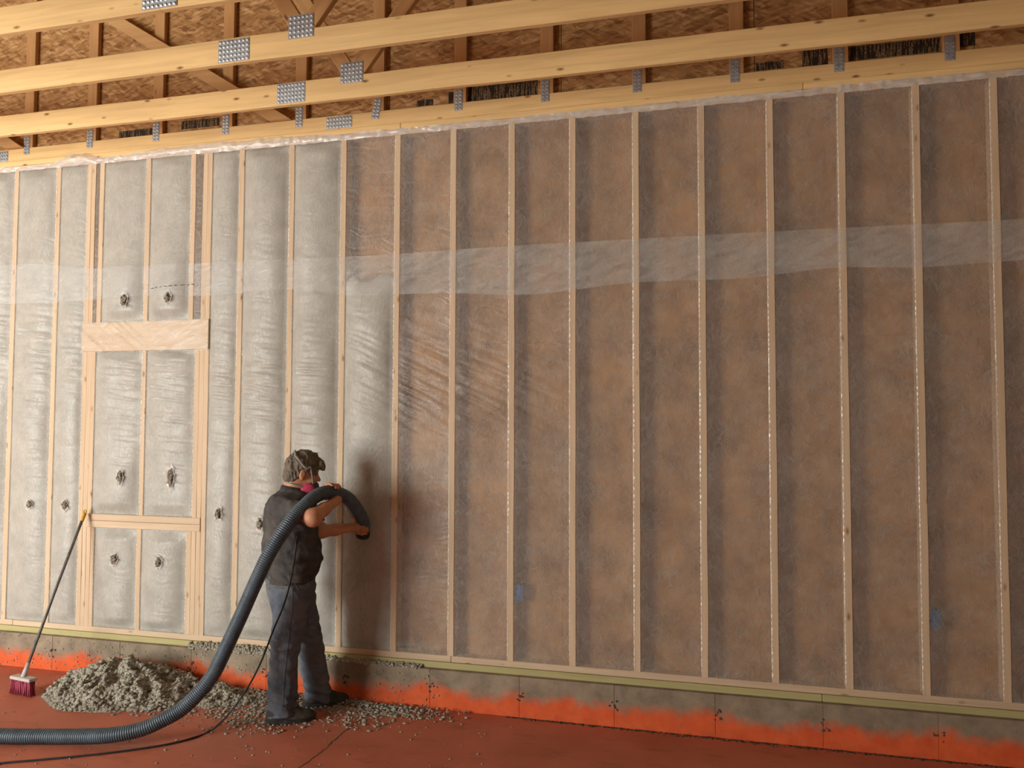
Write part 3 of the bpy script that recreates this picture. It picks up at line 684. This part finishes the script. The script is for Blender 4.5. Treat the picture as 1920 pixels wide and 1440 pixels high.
tag(mesh('dirt_line', V, F, M['grout'], None, True, origin=(2.7, -0.06, 0)), 'dark dirt crumbs lying in the corner of floor and curb at right', 'dirt', None, 'stuff')

n = 520; xx = rng.uniform(-3.0, 0.75, n); C = np.stack([xx, np.full(n, -0.0465), 0.01+0.24*rng.random(n)**1.2], 1)
V, F = clumps(C, rng.uniform(0.0015, 0.0065, n), 1.0); V[:, 1] = np.minimum(V[:, 1], -0.0462)
tag(mesh('curb_crumbs', V, F, M['clump'], None, True, origin=(-1, -0.05, 0.1)), 'small crumbs of insulation stuck to the face of the concrete curb', 'insulation', None, 'stuff')
# ------------------------------------------------------------------ broom leaning on the wall
top = U(159, 962, -0.040); foot = UZ(43, 1302, 0.0)
bh = empty('push_broom', (foot[0], foot[1], 0), label='broom with magenta bristles and thin grey handle leaning against the wall', cat='broom')
bd = np.array([0.985, -0.17, 0.0]); bn = np.array([0.17, 0.985, 0.0])
hb = np.array([foot[0]+0.0, foot[1], 0.095])
def obox(c, sx, sy, sz, b=0.004):
    V, F = bevel_box_data(sx, sy, sz, b); return V[:, :1]*bd+V[:, 1:2]*bn+V[:, 2:]*np.array([0, 0, 1.])+np.asarray(c), F
V, F = obox(hb+np.array([0, 0, 0.014]), 0.205, 0.062, 0.022, 0.006); mesh('brush_block', V, F, M['bblock'], bh)
for i in range(11):
    parts = []
    for j in range(3):
        for q in range(5):
            a = hb+bd*((i-5)*0.0178+random.uniform(-.004, .004))+bn*((j-1)*0.018+random.uniform(-.004, .004))+np.array([0, 0, 0.006])
            b = a+bd*((i-5)*0.0024+random.uniform(-.006, .006))+bn*random.uniform(-.016, .012); b[2] = random.uniform(0.001, 0.006)
            parts.append(tube_data(np.array([a, (a+b)/2+bd*random.uniform(-.003, .003), b]), [0.0042, 0.0045, 0.0028], 5))
    V, F = merge(parts); tag(mesh('bristle_tuft', V, F, M['bristle'], bh, True), kind='stuff')
hdir = top-hb; L = np.linalg.norm(hdir); hdir /= L
s0 = hb+np.array([0, 0, 0.024])
tube('socket', np.array([s0-hdir*0.004, s0+hdir*0.03, s0+hdir*0.09]), [0.017, 0.0165, 0.0135], M['bblock'], bh, 14)
tube('pole', np.array([s0+hdir*0.05, s0+hdir*(L*0.5), top-hdir*0.045]), 0.0105, M['handle'], bh, 12)
tube('grip_cap', np.array([top-hdir*0.062, top-hdir*0.04, top-hdir*0.012, top, top+hdir*0.004]), [0.0125, 0.0135, 0.0145, 0.0135, 0.006], M['yellow'], bh, 14)
tube('hang_loop', spline([top+np.array([-0.006, 0, -0.006]), top+np.array([-0.004, -0.004, 0.020]), top+np.array([0.012, -0.006, 0.024]), top+np.array([0.018, -0.004, 0.004])], 14), 0.0045, M['yellow'], bh, 8)

# ------------------------------------------------------------------ implicit surfaces for the person
class Field:
    def __init__(s, lo, hi, h):
        s.lo = np.array(lo, float); s.h = h; s.n = np.ceil((np.array(hi)-s.lo)/h).astype(int)+1
        s.d = np.full(s.n, 0.12, np.float32)
        s.ax = [s.lo[i]+h*np.arange(s.n[i]) for i in range(3)]
    def sl(s, lo, hi):
        a = np.clip(np.floor((np.array(lo)-s.lo)/s.h).astype(int), 0, s.n); b = np.clip(np.ceil((np.array(hi)-s.lo)/s.h).astype(int)+1, 0, s.n)
        q = tuple(slice(i, j) for i, j in zip(a, b)); return q, np.meshgrid(*[s.ax[i][q[i]] for i in range(3)], indexing='ij', sparse=True)
    def put(s, f, lo, hi, k=0.012, sub=False, mar=0.05):
        q, (x, y, z) = s.sl(np.array(lo)-mar, np.array(hi)+mar)
        if min(s.d[q].shape) == 0: return
        d = f(x, y, z); o = s.d[q]
        if sub: d = -d; hh = np.maximum(k-np.abs(o-d), 0)/k; s.d[q] = np.maximum(o, d)+hh*hh*k/4
        else: hh = np.maximum(k-np.abs(o-d), 0)/k; s.d[q] = np.minimum(o, d)-hh*hh*k/4
    def cone(s, a, b, ra, rb, k=0.012, sub=False):
        a, b = np.array(a, float), np.array(b, float); v = b-a; L2 = v@v+1e-12; r = max(ra, rb)
        def f(x, y, z):
            t = np.clip(((x-a[0])*v[0]+(y-a[1])*v[1]+(z-a[2])*v[2])/L2, 0, 1)
            return np.sqrt((x-a[0]-t*v[0])**2+(y-a[1]-t*v[1])**2+(z-a[2]-t*v[2])**2)-(ra+t*(rb-ra))
        s.put(f, np.minimum(a, b)-r, np.maximum(a, b)+r, k, sub)
    def ell(s, c, r, A=np.eye(3), k=0.012, sub=False, noise=0):
        c = np.array(c, float); r = np.array(r, float); m = r.max()
        def f(x, y, z):
            dx, dy, dz = x-c[0], y-c[1], z-c[2]
            l = [dx*A[i][0]+dy*A[i][1]+dz*A[i][2] for i in range(3)]
            k0 = np.sqrt(sum((l[i]/r[i])**2 for i in range(3))); k1 = np.sqrt(sum((l[i]/r[i]**2)**2 for i in range(3)))+1e-9
            return k0*(k0-1)/k1
        s.put(f, c-m, c+m, k, sub)
    def loft(s, secs, A, k=0.02, grow=0.0):     # secs: (z, cx, cy, half depth along forward, half width along right)
        S_ = np.array(sorted(secs)); fx, rx = A[0], A[1]
        def f(x, y, z):
            zc = np.clip(z, S_[0, 0], S_[-1, 0]); I = lambda j: np.interp(zc, S_[:, 0], S_[:, j])
            cx_, cy_, b, a = I(1), I(2), I(3)+grow, I(4)+grow; dx, dy = x-cx_, y-cy_
            u = dx*fx[0]+dy*fx[1]; v = dx*rx[0]+dy*rx[1]
            k0 = np.sqrt((u/b)**2+(v/a)**2); k1 = np.sqrt((u/b**2)**2+(v/a**2)**2)+1e-9
            d = k0*(k0-1)/k1; return np.maximum(np.maximum(d, -np.minimum(a, b)*0.9), np.maximum(S_[0, 0]-z, z-S_[-1, 0]))
        m = S_[:, 3:].max()+grow; s.put(f, (S_[:, 1].min()-m, S_[:, 2].min()-m, S_[0, 0]), (S_[:, 1].max()+m, S_[:, 2].max()+m, S_[-1, 0]), k)
    def disp(s, f):
        x, y, z = np.meshgrid(*s.ax, indexing='ij', sparse=True); m = np.abs(s.d) < 0.03
        xx, yy, zz_ = [np.broadcast_to(a, s.d.shape)[m] for a in (x, y, z)]; s.d[m] += f(xx, yy, zz_).astype(np.float32)
    def cut(s, f):
        x, y, z = np.meshgrid(*s.ax, indexing='ij', sparse=True); s.d = np.maximum(s.d, np.broadcast_to(f(x, y, z), s.d.shape)).astype(np.float32)
    def mesh(s):
        d = s.d; ins = d < 0; n = s.n
        c = sum(ins[i:n[0]-1+i, j:n[1]-1+j, k:n[2]-1+k].astype(np.int8) for i in (0, 1) for j in (0, 1) for k in (0, 1))
        act = (c > 0) & (c < 8); ids = -np.ones(act.shape, np.int64); I = np.argwhere(act); ids[act] = np.arange(len(I))
        P = np.zeros((len(I), 3)); W = np.zeros(len(I)); i, j, k = I.T
        cor = [(a, b, e_) for a in (0, 1) for b in (0, 1) for e_ in (0, 1)]
        for p in cor:
            for ax in range(3):
                if p[ax]: continue
                q = list(p); q[ax] = 1
                va = d[i+p[0], j+p[1], k+p[2]]; vb = d[i+q[0], j+q[1], k+q[2]]; m = (va < 0) != (vb < 0)
                t = np.where(m, va/np.where(m, va-vb, 1), 0); pos = np.tile(np.array(p, float), (len(I), 1)); pos[:, ax] = t
                P += pos*m[:, None]; W += m
        V = s.lo+(I+P/W[:, None])*s.h; F = []
        for ax in range(3):
            o1, o2 = (ax+1) % 3, (ax+2) % 3
            sa = [slice(1, -1)]*3; sa[ax] = slice(0, n[ax]-1); sb = list(sa); sb[ax] = slice(1, n[ax])
            A_, B_ = ins[tuple(sa)], ins[tuple(sb)]
            for sign in (0, 1):
                E_ = np.argwhere(A_ & ~B_ if sign == 0 else ~A_ & B_)
                if not len(E_): continue
                off = np.array([1, 1, 1]); off[ax] = 0; E_ = E_+off
                def cell(u, v): q = E_.copy(); q[:, o1] -= u; q[:, o2] -= v; return ids[q[:, 0], q[:, 1], q[:, 2]]
                Q = np.stack([cell(1, 1), cell(0, 1), cell(0, 0), cell(1, 0)], 1); F.append(Q if sign == 0 else Q[:, ::-1])
        return V, np.concatenate(F).tolist()
def axes(deg, pitch=0.0):                       # forward, right, up of something facing deg from +x towards the wall
    a = math.radians(deg); p = math.radians(pitch)
    f = np.array([math.cos(a)*math.cos(p), math.sin(a)*math.cos(p), -math.sin(p)]); r = np.array([math.sin(a), -math.cos(a), 0.]); u = np.cross(r, f)
    return np.array([f, r, u])
PX = 307.0
def secs(rows): return [(lambda c: (c[2], c[0], c[1], (R_-L_)/2/PX, a))(U((L_+R_)/2, py, Y)) for py, L_, R_, Y, a in rows]
AB = axes(40); AL = axes(36); AH = axes(36, 10)
TORSO = secs([(914, 535, 572, -.415, .072), (922, 522, 580, -.415, .125), (931, 509, 586, -.418, .180), (945, 500, 591, -.42, .205), (965, 494, 595, -.42, .210), (1000, 492, 599, -.42, .205), (1030, 493, 604, -.42, .198), (1052, 496, 604, -.42, .192), (1068, 500, 598, -.42, .186), (1082, 502, 590, -.42, .180)])
HIPS = secs([(1066, 502, 588, -.42, .172), (1090, 499, 590, -.42, .180), (1112, 500, 590, -.42, .182), (1130, 505, 588, -.42, .178), (1148, 515, 584, -.42, .165)])
LEGR = secs([(1105, 505, 580, -.49, .085), (1130, 507, 578, -.50, .090), (1154, 511, 575, -.51, .090), (1196, 509, 570, -.515, .084), (1230, 508, 561, -.515, .078), (1255, 506, 556, -.51, .074), (1290, 503, 555, -.505, .074), (1326, 501, 557, -.50, .078), (1338, 501, 558, -.50, .080)])
LEGL = secs([(1105, 515, 592, -.35, .085), (1130, 528, 594, -.335, .088), (1154, 540, 598, -.315, .086), (1192, 554, 603, -.285, .080), (1210, 558, 606, -.27, .078), (1250, 563, 613, -.235, .073), (1285, 571, 617, -.21, .072), (1312, 574, 620, -.20, .075)])
# landmarks
shR = U(524, 950, -.55); elR = U(586, 970, -.64); wrR = U(632, 938, -.41)
shL = U(565, 945, -.28); elL = U(603, 996, -.33); wrL = U(668, 988, -.155)
HOSE = [U(680, 1004, -.050), U(681, 985, -.085), U(675, 965, -.16), U(655, 937, -.27), U(633, 925, -.36), U(612, 923, -.45), U(590, 932, -.545), U(566, 954, -.645), U(539, 985, -.735), U(507, 1034, -.80), U(482, 1086, -.83), U(447, 1165, -.84), U(416, 1232, -.86), U(398, 1267, -.88), U(372, 1300, -.91), U(340, 1330, -.95), U(305, 1350, -1.0), U(262, 1368, -1.06), U(200, 1379, -1.13)]
HOSE += [UZ(110, 1381, .047), UZ(0, 1380, .047), UZ(-140, 1374, .047), UZ(-420, 1350, .047)]
HC = resample(spline(HOSE, 500), 0.0028); HR = 0.0415
hc = HC[:, 2] < HR+0.004; HC[:, 2] = np.maximum(HC[:, 2], HR+0.005)
man_at = np.array([-0.02, -0.40, 0.0])
head = U(567, 886, -.405)
def HP(f, r, u): return head+AH[0]*f+AH[1]*r+AH[2]*u

def hose_frame(pt):
    i = int(np.argmin(np.linalg.norm(HC-pt, axis=1))); t = HC[min(i+5, len(HC)-1)]-HC[max(i-5, 0)]; return HC[i], t/np.linalg.norm(t)
def grip(F_, centre, tang, palm_dir, curl_dir, wrist, rad, thumb_dir):
    # four fingers and a thumb closing round a hose
    palm_dir = palm_dir-tang*(palm_dir@tang); palm_dir /= np.linalg.norm(palm_dir)
    curl_dir = curl_dir-tang*(curl_dir@tang)-palm_dir*(curl_dir@palm_dir); curl_dir /= np.linalg.norm(curl_dir)
    R_ = rad+0.009; pc = centre+palm_dir*(rad+0.015)
    for s_ in (-0.028, -0.010, 0.010, 0.028): F_.cone(pc+tang*s_*0.85-curl_dir*0.020, pc+tang*s_+curl_dir*0.022, 0.0145, 0.0125, 0.012)
    F_.cone(wrist, pc-curl_dir*0.030, 0.026, 0.022, 0.02)
    for n_, (s_, ln) in enumerate(zip((-0.033, -0.011, 0.011, 0.033), (1.75, 2.05, 2.0, 1.65))):
        base = centre+tang*s_
        pts = [base+(palm_dir*math.cos(a)+curl_dir*math.sin(a))*(R_+0.002*n_*0) for a in np.linspace(0.35, 0.35+ln, 4)]
        rr = (0.0105, 0.0100, 0.0092, 0.0082)
        for a, b, ra, rb in zip(pts[:-1], pts[1:], rr[:-1], rr[1:]): F_.cone(a, b, ra, rb, 0.005)
    tb = pc+tang*thumb_dir*0.036-curl_dir*0.018
    t2 = centre+tang*thumb_dir*0.046+(palm_dir*0.45-curl_dir*0.9)*R_; t3 = centre+tang*thumb_dir*0.050+(-palm_dir*0.45-curl_dir*0.85)*R_
    F_.cone(tb, t2, 0.0130, 0.0115, 0.008); F_.cone(t2, t3, 0.0115, 0.0090, 0.006)
B = Field((-0.42, -0.80, 0.0), (0.62, 0.06, 1.74), 0.0062)
B.loft(TORSO, AB, 0.02, -0.016); B.loft(HIPS, AB, 0.03, -0.016); B.loft(LEGR, AL, 0.02, -0.018); B.loft(LEGL, AL, 0.02, -0.018)
for a, b in ((shR, elR), (shL, elL)): B.cone(a, b, 0.052, 0.044, 0.03)
B.ell(elR+np.array([0.0, 0.005, -.006]), (0.054, 0.050, 0.052), k=0.03)
B.cone(elR, elR*0.55+wrR*0.45, 0.047, 0.041, 0.025); B.cone(elR*0.55+wrR*0.45, wrR, 0.038, 0.026, 0.02)
B.cone(elL, elL*0.6+wrL*0.4, 0.041, 0.038, 0.025); B.cone(elL*0.6+wrL*0.4, wrL, 0.038, 0.025, 0.02)
c1, t1 = hose_frame(U(622, 923, -.405)); grip(B, c1, t1, np.array([0.15, 1.0, -0.1]), np.array([0, 0.0, 1.0]), wrR, HR, 1)
c2, t2 = hose_frame(U(681, 985, -.085)); grip(B, c2, t2, np.array([-1.0, -0.25, 0.0]), np.array([-0.2, -1.0, 0.0]), wrL, HR, 1)
# head
B.ell(HP(-.006, 0, .022), (.097, .075, .094), AH); B.ell(HP(.030, 0, -.045), (.066, .058, .074), AH, 0.02); B.ell(HP(.070, 0, -.098), (.022, .026, .018), AH, 0.02)
B.cone(HP(.088, 0, .008), HP(.112, 0, -.030), .0085, .0125, 0.012); B.ell(HP(.104, .012, -.034), (.010, .008, .008), AH, 0.008); B.ell(HP(.104, -.012, -.034), (.010, .008, .008), AH, 0.008)
B.ell(HP(.082, 0, .024), (.018, .050, .011), AH, 0.015); B.ell(HP(.093, 0, -.066), (.012, .024, .006), AH, 0.008); B.ell(HP(.091, 0, -.076), (.012, .021, .006), AH, 0.008)
for s_ in (-1, 1):
    B.ell(HP(.098, .032*s_, .004), (.014, .016, .012), AH, 0.012, True); B.ell(HP(.062, .045*s_, -.030), (.024, .018, .022), AH, 0.02)
    B.ell(HP(-.008, .078*s_, -.008), (.019, .010, .032), AH, 0.006); B.ell(HP(-.004, .090*s_, -.006), (.009, .006, .017), AH, 0.006, True); B.ell(HP(-.002, .076*s_, -.034), (.010, .007, .010), AH, 0.006)
nk = U(546, 925, -.415); B.cone(HP(-.028, 0, -.045), nk, .058, .066, 0.03)
V, F = B.mesh()
man = mesh('person', V, F, M['skin'], None, True, origin=man_at)
tag(man, 'man in dusty dark shirt and jeans holding a thick hose against the wall', 'person')
for s_ in (-1, 1):
    iv, jf = ico(2); mesh('eye', iv*0.0115+HP(.086, .032*s_, .004), jf, M['eye'], man, True)
# shirt
Sh = Field((-0.42, -0.80, 0.86), (0.42, 0.0, 1.56), 0.0062)
Sh.loft([t for t in TORSO], AB, 0.02, 0.0)
slR = shR+(elR-shR)*0.66; slL = shL+(elL-shL)*0.62
Sh.ell(shR+np.array([0, 0.015, 0.0]), (.072, .066, .066), k=0.04); Sh.ell(shL+np.array([0, -0.01, 0.0]), (.070, .066, .066), k=0.04)
Sv = Field((-0.42, -0.80, 0.86), (0.42, 0.0, 1.56), 0.0062)
Sv.cone(shR, slR, .071, .070, 0.035); Sv.cone(shL, slL, .070, .067, 0.035)
for a, b in ((shR, slR), (shL, slL)):            # square-cut sleeve ends
    n_ = (b-a)/np.linalg.norm(b-a)
    def f(x, y, z, b=b, n_=n_):
        t = (x-b[0])*n_[0]+(y-b[1])*n_[1]+(z-b[2])*n_[2]; r = np.sqrt((x-b[0]-t*n_[0])**2+(y-b[1]-t*n_[1])**2+(z-b[2]-t*n_[2])**2)
        return np.where((r < 0.10) & (t > -0.02), t-0.012, -1)
    Sv.cut(f)
hh = np.maximum(0.035-np.abs(Sh.d-Sv.d), 0)/0.035; Sh.d = (np.minimum(Sh.d, Sv.d)-hh*hh*0.035/4).astype(np.float32)
def folds_s(x, y, z):
    a = 1-np.abs(vnoise(x*9+z*5, y*9, z*13))*2.2
    b = np.sin((z-1.0)*75+6*vnoise(x*6, y*6, z*3))*np.clip(1-abs(z-0.99)/0.12, 0, 1)
    c_ = 1-np.abs(vnoise(x*20+z*9, y*20-z*6, z*20+x*9))*2.4
    return -0.008*a-0.0055*b-0.0035*c_
Sh.disp(folds_s); V, F = Sh.mesh()
shirt = mesh('shirt', V, F, M['shirt'], man, True)
# collar
th = np.linspace(0, 2*math.pi, 41); cc = U(552, 919, -.415); Pc = []
for t_ in th:
    d_ = AB[0]*math.cos(t_)+AB[1]*math.sin(t_)*0.95; dn = 0.016*math.cos(t_)
    Pc.append([cc+d_*.064+np.array([0, 0, -.012-dn]), cc+d_*.072+np.array([0, 0, .018-dn]), cc+d_*.080+np.array([0, 0, .020-dn]), cc+d_*(.096)+np.array([0, 0, -.012-dn-.012*abs(math.sin(t_/2))])])
grid_mesh('collar', np.array(Pc), M['shirt'], shirt, True)
# jeans
J = Field((-0.36, -0.72, 0.02), (0.40, -0.02, 1.04), 0.0062)
J.loft(HIPS, AB, 0.03, 0.0); J.loft(LEGR, AL, 0.025, 0.0); J.loft(LEGL, AL, 0.025, 0.0)
def folds_j(x, y, z):
    a = 1-np.abs(vnoise(x*8+z*3, y*8, z*9+x*5))*2.2
    kn = np.exp(-((z-0.50)/0.10)**2)+1.2*np.exp(-((z-0.10)/0.07)**2)+0.7*np.exp(-((z-0.84)/0.06)**2)
    b = np.sin((z+0.35*x)*85+7*vnoise(x*7, y*7, z*4))
    c_ = 1-np.abs(vnoise(x*17+z*7, y*17, z*17+x*8))*2.4
    return -0.0085*a-0.007*b*kn-0.0035*c_
J.disp(folds_j); V, F = J.mesh()
jeans = mesh('jeans', V, F, M['jeans'], man, True)
def ringband(name, z, rows, A, grow, hgt, thick, mat, parent, dz=0.0):
    S_ = np.array(sorted(rows)); I = lambda zq, j: float(np.interp(zq, S_[:, 0], S_[:, j])); Pb = []
    for t_ in np.linspace(0, 2*math.pi, 49):
        col = []
        for zq, g in ((z-hgt/2, grow), (z-hgt/2, grow+thick), (z+hgt/2, grow+thick), (z+hgt/2, grow)):
            c_ = np.array([I(zq, 1), I(zq, 2), zq]); col.append(c_+A[0]*math.cos(t_)*(I(zq, 3)+g)+A[1]*math.sin(t_)*(I(zq, 4)+g))
        Pb.append(col)
    return grid_mesh(name, np.array(Pb), mat, parent, False)
wz_ = U(545, 1083, -.42)[2]
ringband('belt', wz_, HIPS, AB, 0.001, 0.034, 0.006, M['shoe'], jeans)
from mathutils.bvhtree import BVHTree
def surf_points(o, pts, lift=0.002):            # points on the side of a garment
    bv = BVHTree.FromPolygons([tuple(v.co+wloc(o)) for v in o.data.vertices], [tuple(p.vertices) for p in o.data.polygons]); out = []
    for px, py in pts:
        dd = Vector(U(px, py, 0.0)-CAMP).normalized(); h = bv.ray_cast(Vector(CAMP), dd)
        if h[0] is not None: out.append(np.array(h[0]+h[1]*lift))
    return np.array(out)
def lerp_pts(P, n):
    P = np.array(P, float); d_ = np.concatenate([[0], np.cumsum(np.linalg.norm(np.diff(P, axis=0), axis=1))]); q = np.linspace(0, d_[-1], n)
    return np.stack([np.interp(q, d_, P[:, 0]), np.interp(q, d_, P[:, 1])], 1)
def seam(name, o, P, n, r, mat): 
    C = surf_points(o, lerp_pts(P, n), r*0.3); return tube(name, C, r, mat, o, 6)
seam('side_seam', jeans, [(549, 1100), (547, 1150), (541, 1200), (534, 1260), (530, 1325)], 60, 0.0022, M['jeans'])
seam('pocket_edge', jeans, [(553, 1093), (560, 1106), (578, 1110)], 14, 0.0028, M['jeans'])
seam('pocket_edge', jeans, [(502, 1103), (512, 1100), (531, 1103)], 14, 0.0028, M['jeans'])
pa = []
for t_ in np.linspace(0, 1, 9):
    pa.append(surf_points(jeans, [(503+t_*1-u*0+u*(29), 1100+t_*(34+8*math.sin(u*math.pi))) for u in np.linspace(0.06, 1, 9)], 0.0032))
if all(len(p) == 9 for p in pa): grid_mesh('back_pocket', np.array(pa), M['jeans'], jeans, True, True)
seam('side_seam', shirt, [(556, 1004), (553, 1030), (548, 1060), (546, 1078)], 26, 0.002, M['shirt'])
# shoes
def shoe(heel, toe, hem):
    d_ = toe-heel; L_ = np.linalg.norm(d_[:2]); f = np.array([d_[0], d_[1], 0])/L_; r = np.array([f[1], -f[0], 0]); A = np.array([f, r, np.array([0, 0, 1.])])
    c = heel.copy(); c[2] = 0
    Fd = Field(np.minimum(heel, toe)-np.array([.12, .12, 0])*1.0-np.array([0, 0, heel[2]+.01]), np.maximum(heel, toe)+np.array([.12, .12, .20]), 0.005)
    Fd.ell(c+f*0.075+A[2]*.045, (.080, .042, .060), A, .02); Fd.ell(c+f*0.20+A[2]*.030, (.098, .049, .045), A, .03); Fd.ell(c+f*0.07+A[2]*.100, (.055, .043, .06), A, .03); Fd.ell(c+f*.135+A[2]*.062, (.07, .040, .042), A, .03)
    Fd.cut(lambda x, y, z: 0.022-z+0*x+0*y)
    Fd.disp(lambda x, y, z: -0.002*vnoise(x*30, y*30, z*30))
    V, F = Fd.mesh(); s_ = mesh('shoe', V, F, M['shoe'], man, True)
    n = 40; ring = []
    for t_ in np.linspace(0, 2*math.pi, n, endpoint=False):
        u = math.cos(t_); v = math.sin(t_); w_ = 0.047+0.008*(u > 0)*u-0.004*(u < -0.3); x_ = 0.145+0.152*u; ring.append(c+f*x_+r*v*w_*(1-0.25*max(0, u-0.6)))
    ring = np.array(ring); lo = ring.copy(); lo[:, 2] = 0.0; hi = ring.copy(); hi[:, 2] = 0.026
    V = np.concatenate([lo, hi]); F = [(i, (i+1) % n, n+(i+1) % n, n+i) for i in range(n)]+[tuple(range(n-1, -1, -1)), tuple(n+i for i in range(n))]
    mesh('sole', V, F, M['rubber'], s_)
    parts = []
    for q in range(5):
        m_ = c+f*(0.125+0.022*q)+A[2]*(0.112-0.010*q); parts.append(tube_data(spline([m_-r*.026-A[2]*.010, m_+A[2]*.004, m_+r*.026-A[2]*.010], 8), .0028, 6))
    V, F = merge(parts); tag(mesh('laces', V, F, M['grout'], s_, True), kind='stuff')
ffR = axes(31)[0]; heR = UZ(500, 1357, 0); shoe(heR, heR+ffR*.29, None)
ffL = axes(32)[0]; heL = UZ(568, 1325, 0); shoe(heL, heL+ffL*.29, None)
# hair
Hr = Field(head-np.array([.17, .17, .14]), head+np.array([.17, .17, .20]), 0.004)
Hr.ell(HP(-.010, 0, .030), (.108, .088, .103), AH, .02); Hr.ell(HP(.012, 0, .120), (.062, .050, .026), AH, .02); Hr.ell(HP(-.055, 0, -.035), (.055, .068, .045), AH, .02)
Hr.ell(HP(.100, .02, .066), (.024, .050, .036), AH, .02); Hr.ell(HP(.118, .035, .046), (.010, .016, .024), AH, .012)
Hr.ell(HP(.115, 0, -.05), (.075, .12, .100), AH, .01, True); Hr.ell(HP(.030, .10, -.058), (.055, .06, .085), AH, .01, True); Hr.ell(HP(.030, -.10, -.058), (.055, .06, .085), AH, .01, True)
Hr.ell(HP(-.008, .095, -.006), (.021, .03, .036), AH, .006, True); Hr.ell(HP(-.008, -.095, -.006), (.021, .03, .036), AH, .006, True)
Hr.disp(lambda x, y, z: -0.006*vnoise(x*34, y*34, z*18)-0.0045*(1-np.abs(vnoise(x*60, y*60, z*26+4))*2)-0.003*vnoise(x*110, y*110, z*50))
V, F = Hr.mesh(); mesh('hair', V, F, M['hair'], man, True)
# respirator
rs = Field(head-np.array([.17, .17, .16]), head+np.array([.17, .17, .10]), 0.004)
rs.ell(HP(.088, 0, -.078), (.034, .042, .036), AH, .02); rs.cone(HP(.100, 0, -.092), HP(.116, 0, -.100), .020, .016, .01)
rs.cone(HP(.080, .03, -.088), HP(.056, .060, -.100), .020, .018, .01); rs.cone(HP(.080, -.03, -.088), HP(.056, -.060, -.100), .020, .018, .01)
V, F = rs.mesh(); mask = mesh('respirator', V, F, M['maskgrey'], man, True)
for s_ in (-1, 1):
    n0 = AH[1]*s_*0.93-AH[0]*0.20+AH[2]*0.05; n0 /= np.linalg.norm(n0); c0 = HP(.046, .060*s_, -.102)
    V, F = tube_data(np.array([c0, c0+n0*.003, c0+n0*.016, c0+n0*.021, c0+n0*.0215]), [.036, .043, .043, .038, .010], 24)
    mesh('filter_disc', V, F, M['pink'], mask, True)
def strap(pts, w_, name='strap'):
    C = spline(pts, 30); return tube(name, C, w_, M['strap'], mask, 8)
strap([HP(-.070, .070, .100), HP(-.045, .090, .078), HP(-.012, .1005, .046), HP(.012, .099, .036), HP(.034, .0955, .045)], .0075)
strap([HP(-.070, .070, .100), HP(-.072, .0, .128), HP(-.070, -.070, .100), HP(-.012, -.1005, .046), HP(.034, -.0955, .045)], .0075)
for s_ in (-1, 1):
    strap([HP(.034, .0955*s_, .045), HP(.046, .082*s_, .012), HP(.062, .070*s_, -.030), HP(.074, .056*s_, -.070)], .0042)
    strap([HP(.062, .060*s_, -.092), HP(.030, .070*s_, -.090), HP(-.045, .066*s_, -.080), HP(-.098, .0, -.072)], .0042)

# ------------------------------------------------------------------ hose and cord
d = np.concatenate([[0], np.cumsum(np.linalg.norm(np.diff(HC, axis=0), axis=1))])
rib = HR+0.0021*np.cos(2*math.pi*d/0.0126)
V, F = tube_data(HC, rib, 24); hose = mesh('blower_hose', V, F, M['hose'], None, True, origin=(HC[:, 0].mean(), HC[:, 1].mean(), 0))
tag(hose, 'thick blue grey corrugated hose curving from the floor to the wall', 'hose')
e0 = HC[0]; tt = HC[0]-HC[12]; tt /= np.linalg.norm(tt)
tube('nozzle_cuff', np.array([e0-tt*.035, e0-tt*.012, e0+tt*.004]), [.0455, .0465, .0450], M['rubber'], hose, 20)
CORD = [U(556, 1018, -.628), U(552, 1050, -.628), U(547, 1078, -.622), U(541, 1105, -.625), U(530, 1140, -.635), U(513, 1180, -.65), U(492, 1235, -.69), U(468, 1283, -.74), U(436, 1330, -.80)]
CORD += [UZ(398, 1368, .012), UZ(360, 1384, .007), UZ(300, 1398, .007), UZ(200, 1412, .007), UZ(80, 1424, .007), UZ(0, 1431, .007), UZ(-200, 1452, .007)]
cord = tube('power_cord', resample(spline(CORD, 260), .015), .0058, M['rubber'], None, 8)
tag(cord, 'thin black cord trailing from the man to the lower left floor', 'cord')
